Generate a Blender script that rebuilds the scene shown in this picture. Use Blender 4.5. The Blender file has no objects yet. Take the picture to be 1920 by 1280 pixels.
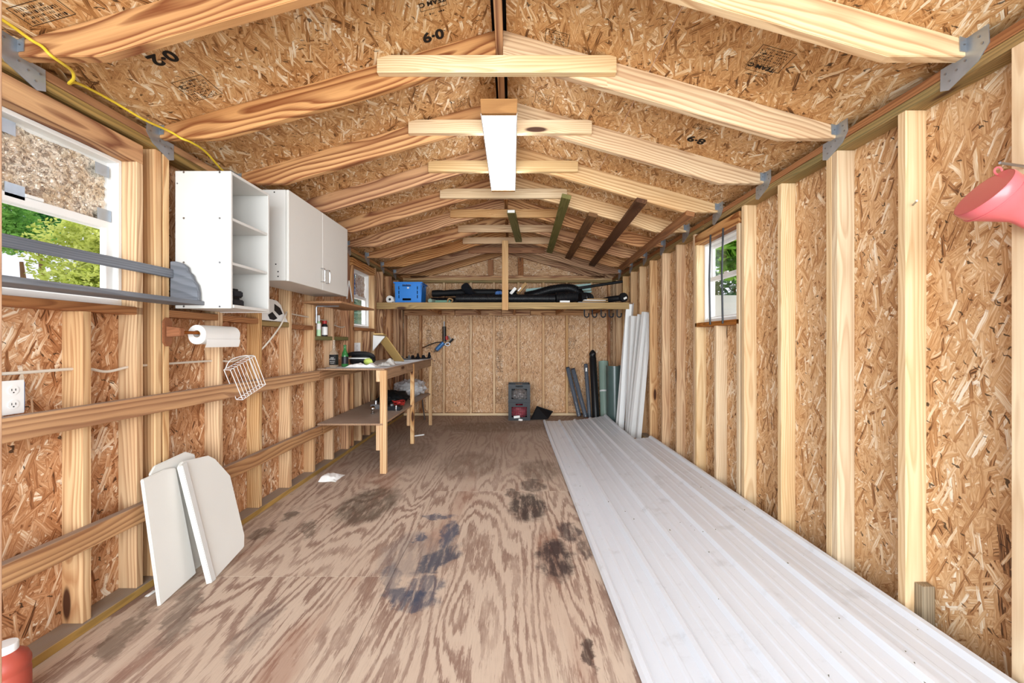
import bpy, bmesh, math, random
from mathutils import Vector as V, Matrix as M
R = math.radians
SC = bpy.context.scene
COL = SC.collection
# ---------------------------------------------------------------- camera, sky, sun, exposure
H = 1.23                                     # camera height; the room axis is +Y
cam_d = bpy.data.cameras.new('camera'); cam = bpy.data.objects.new('camera', cam_d); COL.objects.link(cam)
cam_d.sensor_width = 36.0; cam_d.lens = 777.0 / 1920.0 * 36.0; cam_d.clip_start = 0.05
cam.location = (0, 0, H); cam.rotation_euler = (R(90), 0, 0)
SC.camera = cam
vs = SC.view_settings
vs.view_transform = 'Standard'; vs.look = 'None'; vs.gamma = 1.0; vs.use_curve_mapping = False
vs.exposure = 0.0
SC.cycles.adaptive_threshold = .03; SC.cycles.max_bounces = 8
wd = bpy.data.worlds.new('sky'); SC.world = wd; wd.use_nodes = True
wn = wd.node_tree; wn.nodes.clear()
SKY = 1.25
_bg = wn.nodes.new('ShaderNodeBackground'); _wo = wn.nodes.new('ShaderNodeOutputWorld')
_tc = wn.nodes.new('ShaderNodeTexCoord'); _ns = wn.nodes.new('ShaderNodeTexNoise'); _rp = wn.nodes.new('ShaderNodeValToRGB')
_ns.inputs['Scale'].default_value = 2.2; _ns.inputs['Detail'].default_value = 5
_rp.color_ramp.elements[0].position = .35; _rp.color_ramp.elements[0].color = (.72, .76, .88, 1)
_rp.color_ramp.elements[1].position = .6; _rp.color_ramp.elements[1].color = (.92, .93, .97, 1)
wn.links.new(_tc.outputs['Generated'], _ns.inputs['Vector']); wn.links.new(_ns.outputs['Fac'], _rp.inputs['Fac'])
wn.links.new(_rp.outputs['Color'], _bg.inputs['Color']); wn.links.new(_bg.outputs['Background'], _wo.inputs['Surface'])
_bg.inputs['Strength'].default_value = SKY
sun_d = bpy.data.lights.new('sun', 'SUN'); sun_d.energy = 3.5; sun_d.angle = R(8); sun_d.color = (1, .96, .9)
sun = bpy.data.objects.new('sun', sun_d); COL.objects.link(sun)
sun.rotation_euler = (R(-32), R(8), 0)       # high, from beyond the back wall
# soft daylight of the open double doors behind the photographer
ar_d = bpy.data.lights.new('doorway_daylight', 'AREA'); ar_d.shape = 'RECTANGLE'; ar_d.size = 7.0; ar_d.size_y = 3.4
ar_d.energy = 870; ar_d.color = (.90, .96, 1)
ar = bpy.data.objects.new('doorway_daylight', ar_d); COL.objects.link(ar)
ar.location = (0, -3.6, 1.55); ar.rotation_euler = (R(90), 0, 0)
# daylight falling in through the three windows
for (px, py, e) in ((-3.2, 1.35, 45), (-3.2, 5.0, 95), (3.1, 3.3, 60)):
    wl_d = bpy.data.lights.new('window_daylight', 'AREA'); wl_d.shape = 'SQUARE'; wl_d.size = .9; wl_d.energy = e; wl_d.color = (.88, .94, 1)
    wl = bpy.data.objects.new('window_daylight', wl_d); COL.objects.link(wl); wl.location = (px, py, 2.75)
    wl.rotation_euler = (V((-px * .9, 0, -1.9))).to_track_quat('-Z', 'Y').to_euler()

# ---------------------------------------------------------------- helpers
def Wm(o):
    return (Wm(o.parent) @ o.matrix_basis) if o.parent else o.matrix_basis.copy()
def link(name, me, mat, parent=None, Mw=None):
    o = bpy.data.objects.new(name, me); COL.objects.link(o)
    if mat is not None and hasattr(me, 'materials') and len(me.materials) == 0: me.materials.append(mat)
    Mw = Mw if Mw is not None else M()
    if parent is not None:
        o.parent = parent; o.matrix_basis = Wm(parent).inverted() @ Mw
    else:
        o.matrix_basis = Mw
    return o
def thing(name, label, cat, loc=(0, 0, 0), rz=0, group=None, rot=None):
    o = bpy.data.objects.new(name, None); COL.objects.link(o); o.empty_display_size = .05
    o.matrix_basis = M.Translation(loc) @ (rot if rot is not None else M.Rotation(rz, 4, 'Z'))
    return tag(o, label, cat, group)
def tag(o, label, cat, group=None, kind=None):
    o['label'] = label; o['category'] = cat
    if group: o['group'] = group
    if kind: o['kind'] = kind
    return o
def struct(name, label=None):
    o = bpy.data.objects.new(name, None); COL.objects.link(o); o['kind'] = 'structure'
    if label: o['label'] = label
    return o
_bx = {}
def box_me(l, w, h, mat, bev=.0025):
    k = (round(l, 4), round(w, 4), round(h, 4), mat.name, round(bev, 4))
    if k in _bx: return _bx[k]
    bm = bmesh.new(); bmesh.ops.create_cube(bm, size=1)
    bmesh.ops.scale(bm, vec=(l, w, h), verts=bm.verts)
    b = min(bev, min(l, w, h) * .3)
    if b > 0: bmesh.ops.bevel(bm, geom=bm.edges[:], offset=b, segments=1, affect='EDGES')
    me = bpy.data.meshes.new('block'); bm.to_mesh(me); bm.free(); me.materials.append(mat)
    _bx[k] = me; return me
def frame(x, up):
    x = V(x).normalized(); z = V(up); z = (z - x * z.dot(x)).normalized(); y = z.cross(x)
    return M((x, y, z)).transposed().to_4x4()
def beam(name, a, b, w, h, mat, parent=None, up=(0, 0, 1), bev=.0025):
    """a squared piece of timber from a to b; w across, h along 'up'; local X runs along the grain"""
    a = V(a); b = V(b); d = b - a
    if abs(d.normalized().dot(V(up).normalized())) > .99: up = (0, 1, 0)
    return link(name, box_me(d.length, w, h, mat, bev), None, parent, M.Translation((a + b) / 2) @ frame(d, up))
def box(name, lo, hi, mat, parent=None, bev=.0025):
    lo = V(lo); hi = V(hi); s = hi - lo; c = (lo + hi) / 2
    i = max(range(3), key=lambda k: s[k]); ax = V((0, 0, 0)); ax[i] = 1
    up = V((0, 0, 1)) if i != 2 else V((0, 1, 0))
    Mx = M.Translation(c) @ frame(ax, up)
    R3 = frame(ax, up).to_3x3()
    l = s[i]; w = abs(R3.col[1].dot(s)); h = abs(R3.col[2].dot(s))
    return link(name, box_me(l, w, h, mat, bev), None, parent, Mx)
def catmull(pts, n=6):
    pts = [V(p) for p in pts]; out = []
    P = [2 * pts[0] - pts[1]] + pts + [2 * pts[-1] - pts[-2]]
    for i in range(1, len(P) - 2):
        for k in range(n):
            t = k / n; a, b, c, d = P[i - 1:i + 3]
            out.append(.5 * ((2 * b) + (c - a) * t + (2 * a - 5 * b + 4 * c - d) * t * t + (3 * b - a - 3 * c + d) * t ** 3))
    out.append(pts[-1]); return out
class MB:
    def __init__(s): s.v = []; s.f = []; s.sm = []
    def add(s, vs, fs, smooth=False):
        n = len(s.v); s.v += [V(p) for p in vs]; s.f += [[i + n for i in f] for f in fs]; s.sm += [smooth] * len(fs); return s
    def box(s, lo, hi, T=None):
        x0, y0, z0 = lo; x1, y1, z1 = hi
        vs = [V(p) for p in ((x0, y0, z0), (x1, y0, z0), (x1, y1, z0), (x0, y1, z0), (x0, y0, z1), (x1, y0, z1), (x1, y1, z1), (x0, y1, z1))]
        if T is not None: vs = [T @ p for p in vs]
        return s.add(vs, [(0, 3, 2, 1), (4, 5, 6, 7), (0, 1, 5, 4), (1, 2, 6, 5), (2, 3, 7, 6), (3, 0, 4, 7)])
    def prism(s, pts, ext):
        n = len(pts); e = V(ext); a = [V(p) for p in pts]; b = [p + e for p in a]
        return s.add(a + b, [list(range(n))[::-1], list(range(n, 2 * n))] + [(i, (i + 1) % n, n + (i + 1) % n, n + i) for i in range(n)])
    def tube(s, path, r, n=8, closed=False, caps=True):
        path = [V(p) for p in path]; m = len(path); vs = []; fs = []
        rr = r if isinstance(r, (list, tuple)) else [r] * m
        up = V((0, 0, 1)); prev = None
        for i, p in enumerate(path):
            if closed: t = path[(i + 1) % m] - path[i - 1]
            else: t = path[min(i + 1, m - 1)] - path[max(i - 1, 0)]
            t = t.normalized() if t.length > 1e-9 else V((1, 0, 0))
            if prev is None:
                u = up if abs(t.dot(up)) < .95 else V((1, 0, 0))
                u = (u - t * u.dot(t)).normalized()
            else:
                u = (prev - t * prev.dot(t)); u = u.normalized() if u.length > 1e-6 else t.orthogonal().normalized()
            prev = u; w = t.cross(u)
            vs += [p + (u * math.cos(2 * math.pi * k / n) + w * math.sin(2 * math.pi * k / n)) * rr[i] for k in range(n)]
        for i in range(m if closed else m - 1):
            j = (i + 1) % m
            fs += [(i * n + k, i * n + (k + 1) % n, j * n + (k + 1) % n, j * n + k) for k in range(n)]
        s.add(vs, fs, True)
        if caps and not closed:
            b = len(s.v) - m * n
            s.f += [[b + k for k in range(n)][::-1], [b + (m - 1) * n + k for k in range(n)]]; s.sm += [False, False]
        return s
    def cyl(s, a, b, r0, r1=None, n=16): return s.tube([a, b], [r0, r0 if r1 is None else r1], n)
    def lathe(s, prof, base, axis=(0, 0, 1), n=24, sq=None):
        """prof: (radius, height) pairs along the axis; sq squares the section"""
        base = V(base); ax = V(axis).normalized(); u = V((1, 0, 0)) if abs(ax.x) < .8 else V((0, 1, 0))
        u = (u - ax * u.dot(ax)).normalized(); w = ax.cross(u); vs = []; fs = []
        for (r, h) in prof:
            for k in range(n):
                a = 2 * math.pi * (k + .5) / n; c, d = math.cos(a), math.sin(a)
                q = 1.0
                if sq and r > sq: q = 1 / max(abs(c), abs(d)) ** .85 * .86
                vs.append(base + ax * h + (u * c + w * d) * r * q)
        for i in range(len(prof) - 1):
            fs += [(i * n + k, i * n + (k + 1) % n, (i + 1) * n + (k + 1) % n, (i + 1) * n + k) for k in range(n)]
        s.add(vs, fs, True); b = len(s.v) - len(vs)
        for e, rev in ((0, True), (len(prof) - 1, False)):
            if prof[e][0] > 1e-4:
                l = [b + e * n + k for k in range(n)]; s.f.append(l[::-1] if rev else l); s.sm.append(False)
        return s
    def grid(s, fn, nu, nv, smooth=True):
        vs = [fn(i / nu, j / nv) for j in range(nv + 1) for i in range(nu + 1)]
        fs = [(j * (nu + 1) + i, j * (nu + 1) + i + 1, (j + 1) * (nu + 1) + i + 1, (j + 1) * (nu + 1) + i) for j in range(nv) for i in range(nu)]
        return s.add(vs, fs, smooth)
    def ball(s, c, r, n=16, m=10):
        c = V(c); rx = r if isinstance(r, (tuple, list)) else (r, r, r)
        def fn(u, v):
            a = 2 * math.pi * u; b = math.pi * (v - .5)
            return c + V((rx[0] * math.cos(b) * math.cos(a), rx[1] * math.cos(b) * math.sin(a), rx[2] * math.sin(b)))
        return s.grid(fn, n, m)
    def build(s, name, mat, parent=None, origin=None, sharp=35, Mw=None, kind=None, bev=0):
        Mw = Mw if Mw is not None else (M.Translation(origin) if origin is not None else (Wm(parent) if parent else M.Translation(sum(s.v, V()) / len(s.v))))
        inv = Mw.inverted()
        me = bpy.data.meshes.new(name); me.from_pydata([inv @ p for p in s.v], [], s.f)
        for p, k in zip(me.polygons, s.sm): p.use_smooth = k
        bm = bmesh.new(); bm.from_mesh(me)
        bmesh.ops.remove_doubles(bm, verts=bm.verts, dist=1e-5)
        bmesh.ops.recalc_face_normals(bm, faces=bm.faces)
        if bev: bmesh.ops.bevel(bm, geom=[e for e in bm.edges if len(e.link_faces) == 2 and e.calc_face_angle(0) > .6], offset=bev, segments=2, affect='EDGES')
        bm.to_mesh(me); bm.free()
        if any(s.sm): me.set_sharp_from_angle(angle=R(sharp))
        me.update()
        o = link(name, me, mat, parent, Mw)
        if kind: o['kind'] = kind
        return o
def copy_tree(o, Mw, label=None, group=None, parent=None):
    c = o.copy(); COL.objects.link(c); c.parent = parent
    if parent is None: c.matrix_basis = Mw
    if label: c['label'] = label
    if group: c['group'] = group
    for ch in list(o.children): copy_tree(ch, None, parent=c)
    return c

def text_me(tx, size, mat, bold=0):
    cu = bpy.data.curves.new('lettering', 'FONT'); cu.body = tx; cu.size = size; cu.align_x = 'CENTER'; cu.align_y = 'CENTER'; cu.offset = bold
    o = bpy.data.objects.new('lettering', cu); COL.objects.link(o)
    dg = bpy.context.evaluated_depsgraph_get(); me = bpy.data.meshes.new_from_object(o.evaluated_get(dg)); bpy.data.objects.remove(o)
    me.materials.clear(); me.materials.append(mat); return me

# ---------------------------------------------------------------- materials
def lin(c):
    if isinstance(c, str): c = [int(c[i:i + 2], 16) for i in (0, 2, 4)]
    return tuple(((v / 255) / 12.92 if v / 255 <= .04045 else ((v / 255 + .055) / 1.055) ** 2.4) for v in c) + (1,)
class NT:
    def __init__(s, name):
        s.m = bpy.data.materials.new(name); s.m.use_nodes = True; s.t = s.m.node_tree; s.t.nodes.clear()
        s.out = s.t.nodes.new('ShaderNodeOutputMaterial'); s.p = s.t.nodes.new('ShaderNodeBsdfPrincipled')
        s.t.links.new(s.p.outputs[0], s.out.inputs[0])
    def n(s, typ, ins=None, **kw):
        d = s.t.nodes.new('ShaderNode' + typ)
        for k, v in kw.items(): setattr(d, k, v)
        for k, v in (ins or {}).items(): s.set(d.inputs[k], v)
        return d
    def set(s, sock, v):
        if isinstance(v, bpy.types.NodeSocket): s.t.links.new(v, sock)
        elif isinstance(v, bpy.types.Node): s.t.links.new(v.outputs[0], sock)
        else: sock.default_value = v
    def math(s, op, a, b=None, c=None, clamp=False):
        d = s.t.nodes.new('ShaderNodeMath'); d.operation = op; d.use_clamp = clamp
        for i, v in enumerate((a, b, c)):
            if v is not None: s.set(d.inputs[i], v)
        return d.outputs[0]
    def vm(s, op, a, b=None):
        d = s.t.nodes.new('ShaderNodeVectorMath'); d.operation = op; s.set(d.inputs[0], a)
        if b is not None: s.set(d.inputs[1], b)
        return d.outputs['Value'] if op in ('LENGTH', 'DOT_PRODUCT') else d.outputs[0]
    def mix(s, f, a, b, mode='MIX'):
        d = s.t.nodes.new('ShaderNodeMix'); d.data_type = 'RGBA'; d.blend_type = mode; d.clamp_factor = True
        s.set(d.inputs['Factor'], f); s.set(d.inputs['A'], a); s.set(d.inputs['B'], b); return d.outputs['Result']
    def fmix(s, f, a, b):
        d = s.t.nodes.new('ShaderNodeMix'); d.data_type = 'FLOAT'
        s.set(d.inputs[0], f); s.set(d.inputs[2], a); s.set(d.inputs[3], b); return d.outputs[0]
    def ramp(s, f, stops, interp='LINEAR'):
        d = s.t.nodes.new('ShaderNodeValToRGB'); s.set(d.inputs[0], f); cr = d.color_ramp; cr.interpolation = interp
        while len(cr.elements) < len(stops): cr.elements.new(.5)
        for e, (p, c) in zip(cr.elements, stops):
            e.position = p; e.color = c if not isinstance(c, (int, float)) else (c, c, c, 1)
        return d.outputs[0]
    def smooth(s, f, a, b):
        d = s.t.nodes.new('ShaderNodeMapRange'); d.interpolation_type = 'SMOOTHSTEP'; s.set(d.inputs[0], f)
        d.inputs[1].default_value = a; d.inputs[2].default_value = b; return d.outputs[0]
    def obj(s): return s.t.nodes.new('ShaderNodeTexCoord').outputs['Object']
    def rnd(s): return s.t.nodes.new('ShaderNodeObjectInfo').outputs['Random']
    def pos(s): return s.t.nodes.new('ShaderNodeNewGeometry').outputs['Position']
    def noise(s, v, scale=1, det=3, rough=.5, dim='3D', dist=0):
        d = s.n('TexNoise', {'Vector': v, 'Scale': scale, 'Detail': det, 'Roughness': rough, 'Distortion': dist}, noise_dimensions=dim); return d.outputs[0]
    def vor(s, v, scale=1, dim='2D', rand=1.0, feat='F1'):
        return s.n('TexVoronoi', {'Vector': v, 'Scale': scale, 'Randomness': rand}, voronoi_dimensions=dim, feature=feat)
    def mapping(s, v, loc=(0, 0, 0), rot=(0, 0, 0), sc=(1, 1, 1)):
        if any(rot): v = s.n('Mapping', {'Vector': v, 'Rotation': rot}).outputs[0]        # turn first, stretch after
        return s.n('Mapping', {'Vector': v, 'Location': loc, 'Scale': sc}).outputs[0]
    def done(s, col, rough=.6, spec=.3, metal=0, bump=None, bs=.2, bd=.002):
        s.set(s.p.inputs['Base Color'], col); s.set(s.p.inputs['Roughness'], rough)
        s.set(s.p.inputs['Specular IOR Level'], spec); s.set(s.p.inputs['Metallic'], metal)
        if bump is not None:
            b = s.n('Bump', {'Height': bump, 'Strength': bs, 'Distance': bd}); s.set(s.p.inputs['Normal'], b.outputs[0])
        return s.m
def plain(name, c, rough=.5, spec=.4, metal=0, var=.06, scale=6, dirt=None):
    t = NT(name); o = t.obj(); n = t.noise(o, scale, 4)
    c = lin(c); a = tuple(v * (1 - var * 1.5) for v in c[:3]) + (1,); b = tuple(min(1, v * (1 + var)) for v in c[:3]) + (1,)
    col = t.mix(n, a, b)
    if dirt:
        d = t.smooth(t.noise(o, scale * 2.3, 6, .65), .56, .72); col = t.mix(t.math('MULTIPLY', d, dirt[1]), col, lin(dirt[0]))
    return t.done(col, rough, spec, metal)
def wood(name, light, mid, dark, ring=.011, contrast=.8, knots=.5, var=.16, dusty=None, warp=.012, stain=None):
    """softwood lumber: growth rings about an axis along local X, warped, with knots"""
    t = NT(name); o = t.obj(); r = t.rnd()
    sh = t.n('CombineXYZ', {'X': t.math('MULTIPLY', r, 37.0), 'Y': t.math('MULTIPLY', r, 11.3), 'Z': t.math('MULTIPLY', r, 23.7)}).outputs[0]
    p = t.vm('ADD', o, sh)
    # knots live on a stretched cell grid
    kv = t.vor(t.mapping(p, sc=(1.7, 7, 7)), 1, '3D')
    kd = kv.outputs['Distance']; kr = t.n('SeparateColor', {0: kv.outputs['Color']}).outputs[0]
    has = t.math('LESS_THAN', kr, knots * .6)
    near = t.math('MULTIPLY', t.smooth(kd, .45, .05), has)
    w1 = t.noise(t.mapping(p, sc=(.9, 3, 3)), 1, 2)
    w2 = t.noise(t.mapping(p, sc=(2.6, 22, 22)), 1, 2)
    s = t.n('SeparateXYZ', {0: o})
    dx = t.math('MULTIPLY', t.math('SUBTRACT', w1, .5), warp * 9)
    cy = t.math('MULTIPLY', t.math('SUBTRACT', t.math('FRACT', t.math('MULTIPLY', r, 91.7)), .5), .09)
    cz = t.math('MULTIPLY', t.math('SUBTRACT', t.math('FRACT', t.math('MULTIPLY', r, 57.3)), .5), .12)
    y = t.math('ADD', t.math('ADD', s.outputs[1], cy), dx); z = t.math('ADD', t.math('ADD', s.outputs[2], cz), t.math('MULTIPLY', dx, .7))
    d = t.math('SQRT', t.math('ADD', t.math('MULTIPLY', y, y), t.math('MULTIPLY', z, z)))
    d = t.math('ADD', d, t.math('MULTIPLY', w2, warp * .55))
    d = t.math('ADD', d, t.math('MULTIPLY', near, .03))
    d = t.math('ADD', d, t.math('MULTIPLY', s.outputs[0], .006))
    ph = t.math('FRACT', t.math('DIVIDE', d, ring))
    band = t.ramp(ph, [(0, .1), (.3, .2), (.58, .65), (.8, 1.0), (.93, .6), (1, .1)])
    fine = t.noise(t.mapping(p, sc=(4, 130, 130)), 1, 1)
    f = t.math('ADD', t.math('MULTIPLY', band, contrast), t.math('MULTIPLY', t.math('SUBTRACT', fine, .5), .5), clamp=True)
    blot = t.noise(t.mapping(p, sc=(1.3, 5, 5)), 1, 1)
    base = t.mix(t.smooth(blot, .3, .7), lin(light), lin(mid))
    col = t.mix(f, base, lin(dark))
    core = t.math('MULTIPLY', t.smooth(kd, .15, .09), has)
    halo = t.math('MULTIPLY', t.smooth(kd, .33, .12), t.math('MULTIPLY', has, .45))
    col = t.mix(halo, col, lin(dark)); col = t.mix(core, col, lin('4a2c1c'))
    if stain:
        st = t.smooth(t.noise(t.mapping(p, sc=(1.1, 4, 4)), 1, 5, .6), .5, .68)
        col = t.mix(t.math('MULTIPLY', st, stain[1]), col, lin(stain[0]))
    if dusty:
        nz = t.n('SeparateXYZ', {0: t.t.nodes.new('ShaderNodeNewGeometry').outputs['Normal']}).outputs[2]
        du = t.math('MULTIPLY', t.smooth(nz, .6, .9), t.math('ADD', t.math('MULTIPLY', t.noise(p, 14, 4), .5), .55), clamp=True)
        col = t.mix(du, col, lin(dusty))
    vv = t.math('ADD', 1 - var / 2, t.math('MULTIPLY', t.math('FRACT', t.math('MULTIPLY', r, 17.9)), var))
    hs = t.n('HueSaturation', {'Color': col, 'Value': vv, 'Saturation': t.math('ADD', .88, t.math('MULTIPLY', t.math('FRACT', t.math('MULTIPLY', r, 7.7)), .22))})
    return t.done(hs.outputs[0], .62, .25, bump=t.math('MULTIPLY', band, -1), bs=.12, bd=.001)
def osb(name, stops, tint=None, layers=8, fl=1.0):
    """oriented strand board: several overlapping layers of long flakes in the panel's own plane"""
    t = NT(name); o = t.obj(); r = t.rnd()
    off = t.n('CombineXYZ', {'X': t.math('MULTIPLY', r, 61.0), 'Y': t.math('MULTIPLY', r, 43.0), 'Z': 0.0}).outputs[0]
    p0 = t.vm('ADD', o, off)
    wob = t.n('TexNoise', {'Vector': p0, 'Scale': 14.0, 'Detail': 2.0, 'Roughness': .7}, noise_dimensions='2D').outputs['Color']
    p = t.vm('ADD', p0, t.vm('MULTIPLY', t.vm('SUBTRACT', wob, (.5, .5, .5)), (.010, .010, 0)))
    tone = t.math('ADD', .25, t.math('MULTIPLY', t.noise(t.mapping(p, sc=(9, 70, 1), rot=(0, 0, .3)), 1, 3, .7, dim='2D'), .5))
    edge = None
    specs = [(.4, 6, 40, .05), (-.6, 6.5, 36, .1), (1.3, 7.5, 48, .1), (-.2, 5, 42, .25), (-1.0, 6.5, 50, .3), (.65, 5.5, 34, .4), (.1, 5, 46, .45), (-.42, 7, 60, .5)][:layers]
    for k, (a, sx, sy, th) in enumerate(specs):
        m = t.mapping(p, loc=(k * 3.7, k * 1.9, 0), rot=(0, 0, a), sc=(sx / fl, sy / fl, 1))
        v = t.n('TexVoronoi', {'Vector': m, 'Scale': 1.0, 'Randomness': .85}, voronoi_dimensions='2D', distance='CHEBYCHEV')
        c = t.n('SeparateColor', {0: v.outputs['Color']})
        d = v.outputs['Distance']; lim = t.math('ADD', .26, t.math('MULTIPLY', c.outputs[2], .2))
        mask = t.math('MULTIPLY', t.math('GREATER_THAN', c.outputs[0], th), t.math('LESS_THAN', d, lim))
        g = t.noise(t.mapping(p, loc=(k, 0, 0), rot=(0, 0, a), sc=(14 / fl, 210 / fl, 1)), 1, 0, dim='2D')
        cc = t.math('SUBTRACT', c.outputs[1], .5)
        val = t.math('ADD', t.math('ADD', .5, t.math('MULTIPLY', t.math('MULTIPLY', cc, t.math('ABSOLUTE', cc)), 1.7)), t.math('MULTIPLY', t.math('SUBTRACT', g, .5), .6))
        tone = t.fmix(mask, tone, val)
        ed = t.math('MULTIPLY', t.math('GREATER_THAN', d, t.math('SUBTRACT', lim, .05)), mask)
        edge = ed if edge is None else t.math('MAXIMUM', t.math('MULTIPLY', edge, t.math('SUBTRACT', 1.0, mask)), ed)
    big = t.noise(p0, 2.2, 3, .6, dim='2D')
    tone = t.math('ADD', tone, t.math('MULTIPLY', t.math('SUBTRACT', big, .47), .45), clamp=True)
    col = t.ramp(tone, [(a, lin(c)) for a, c in stops])
    col = t.mix(t.math('MULTIPLY', edge, .38), col, lin(stops[1][1]))
    sp = t.vor(t.mapping(t.vm('ADD', p0, t.vm('MULTIPLY', t.vm('SUBTRACT', wob, (.5, .5, .5)), (.07, .05, 0))), rot=(0, 0, .9), sc=(22, 90, 1)), 1, '2D'); sc_ = t.n('SeparateColor', {0: sp.outputs['Color']}).outputs[0]
    spk = t.math('MULTIPLY', t.math('LESS_THAN', sp.outputs['Distance'], .27), t.math('GREATER_THAN', sc_, .955))
    col = t.mix(t.math('MULTIPLY', spk, .85), col, lin('33241a'))
    return t.done(col, .6, .25, bump=tone, bs=.25, bd=.002)
def ply(name):
    """worn plywood floor: contour figure of peeled veneer, grain along local X, with stains at their own places on the floor"""
    t = NT(name); o = t.obj(); r = t.rnd(); P = t.pos()
    off = t.n('CombineXYZ', {'X': t.math('MULTIPLY', r, 31.0), 'Y': t.math('MULTIPLY', r, 17.0), 'Z': 0.0}).outputs[0]
    p = t.vm('ADD', o, off)
    h = t.noise(t.mapping(p, sc=(.42, 2.3, 1)), 1, 2, .4, dist=.2)
    h2 = t.noise(t.mapping(p, sc=(4, 36, 1)), 1, 5, .75)
    hh = t.math('ADD', h, t.math('MULTIPLY', h2, .10))
    ph = t.math('FRACT', t.math('MULTIPLY', hh, 20.0))
    band = t.ramp(ph, [(0, 0), (.42, .05), (.55, .9), (.8, 1), (.93, .25), (1, 0)])
    wear = t.smooth(t.noise(t.mapping(p, sc=(1.6, 5, 1)), 1, 5, .65), .32, .62)
    fib = t.noise(t.mapping(p, sc=(12, 160, 1)), 1, 3)
    f = t.math('MULTIPLY', band, t.math('ADD', .35, t.math('MULTIPLY', wear, .65)))
    f = t.math('ADD', f, t.math('MULTIPLY', t.math('SUBTRACT', fib, .5), .8), clamp=True)
    base = t.mix(t.noise(p, 1.7, 4), lin('d6c5b2'), lin('c4ac98'))
    col = t.mix(t.math('MULTIPLY', f, .8), base, lin('7d5c4f'))
    red = t.smooth(t.noise(t.mapping(p, sc=(.8, 3.4, 1)), 1, 3), .56, .68)
    col = t.mix(t.math('MULTIPLY', red, .45), col, lin('925f48'))
    # dust lies thicker toward the far end
    Y = t.n('SeparateXYZ', {0: P}).outputs[1]
    col = t.mix(t.math('MULTIPLY', t.smooth(Y, 2.9, 4.6), .6), col, lin('a58f80'))
    warp = t.n('TexNoise', {'Vector': P, 'Scale': 7.0, 'Detail': 5.0, 'Roughness': .7}).outputs['Color']
    wp = t.vm('ADD', P, t.vm('MULTIPLY', t.vm('SUBTRACT', warp, (.5, .5, .5)), (.16, .3, 0)))
    st = t.noise(t.mapping(P, sc=(26, 5, 1)), 1, 4, .7)
    def spot(x, y, rx, ry, c, a, hole=0, ang=0):
        nonlocal col
        q = t.mapping(t.vm('SUBTRACT', wp, (x, y, 0)), rot=(0, 0, ang), sc=(1 / rx, 1 / ry, 0))
        d = t.vm('LENGTH', q); m = t.smooth(d, 1.0, .62)
        if hole: m = t.math('MULTIPLY', m, t.math('ADD', t.smooth(d, .35, .85), .4, clamp=True))
        m = t.math('MULTIPLY', m, t.math('MULTIPLY', t.smooth(st, .25, .55), a))
        col = t.mix(m, col, lin(c))
    for a in FLOOR_STAINS: spot(*a)
    grit = t.smooth(t.noise(P, 60, 3), .66, .74)
    col = t.mix(t.math('MULTIPLY', grit, .35), col, lin('cfc4b6'))
    return t.done(col, .7, .22, bump=f, bs=.15, bd=.001)
def fxy(x, y):                                  # floor point seen at a photograph pixel, used to note where stains lie
    Y = H * 777 / (y - 640); return ((x - 960) * Y / 777, Y)
FLOOR_STAINS = []
for (x, y, rx, ry, c, a, *k) in [
    (842, 1000, .055, .17, '424d62', .85), (822, 1045, .085, .17, '3c4658', .85, 0, .5), (765, 1125, .14, .075, '434b5e', .8, 0, .3), (822, 967, .12, .045, '4a5468', .75), (790, 1006, .045, .05, '47536a', .8), (733, 1085, .05, .13, '4c5362', .5, 0, -.2), (795, 1100, .08, .12, '424c60', .7, 0, .3), (770, 1035, .16, .25, '5d5f68', .35),
    (690, 945, .2, .34, '4c4236', .7), (990, 948, .13, .24, '3b3230', .88), (1000, 910, .1, .14, '453b36', .7), (960, 925, .06, .1, '4a3f3a', .7),
    (1040, 1045, .10, .24, '3a2f30', .92), (1068, 995, .07, .13, '43383a', .8), (1095, 1030, .04, .12, '4a3f3d', .7), (1105, 1225, .03, .07, '3c2c28', .85),
    (340, 1150, .06, .22, '6b5d52', .7, 0, -.5), (235, 1190, .05, .16, '6a5a4c', .7, 0, -.4), (575, 993, .05, .12, '5d4f44', .7, 0, -.5), (490, 1000, .06, .1, '5f5044', .7),
    (545, 965, .06, .08, '564a40', .7), (480, 1175, .06, .16, '6a5d58', .5), (880, 870, .3, .4, '6f5a4c', .45), (1010, 880, .2, .3, '5f5044', .5), (760, 850, .3, .5, '6b5a4e', .4),
    (930, 800, .8, .35, '75604f', .5)]:
    X_, Y_ = fxy(x, y); FLOOR_STAINS.append((X_, Y_, rx * 1.25, ry * 1.25, c, a, *k))

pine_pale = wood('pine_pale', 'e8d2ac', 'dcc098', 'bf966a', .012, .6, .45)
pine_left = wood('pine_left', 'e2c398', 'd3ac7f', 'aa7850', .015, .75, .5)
pine_warm = wood('pine_warm', 'dcae7c', 'c99768', '7f4c30', .026, 1.0, .25, stain=('a06c48', .25), warp=.024)
pine_rafter = wood('pine_rafter', 'e7ccA2', 'dab88c', 'ac7c50', .022, .75, .2, warp=.018)
pine_collar = wood('pine_collar', 'ead5ae', 'e0c396', 'bd9466', .012, .6, .5)
pine_rail = wood('pine_rail', 'cfa06c', 'be8c5a', '8c5c3a', .02, .85, .5, dusty='9c8c80')
beam_wood = wood('beam_wood', 'c2a068', 'b0905a', '80663f', .014, .8, .5, stain=('77734a', .3))
pine_block = wood('pine_block', 'b98150', 'a86f42', '7c4a2a', .008, .8, .3, dusty='95857a')
treated = wood('treated', 'b0915a', '9a7d4c', '6e5a38', .012, .8, .4, stain=('6b6a40', .5))
treated_green = wood('treated_green', '8f8655', '7a7448', '595630', .01, .8, .3)
plate_wood = wood('plate_wood', 'b6945c', 'a48450', '79623c', .01, .6, .2, dusty='8f8883')
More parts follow.
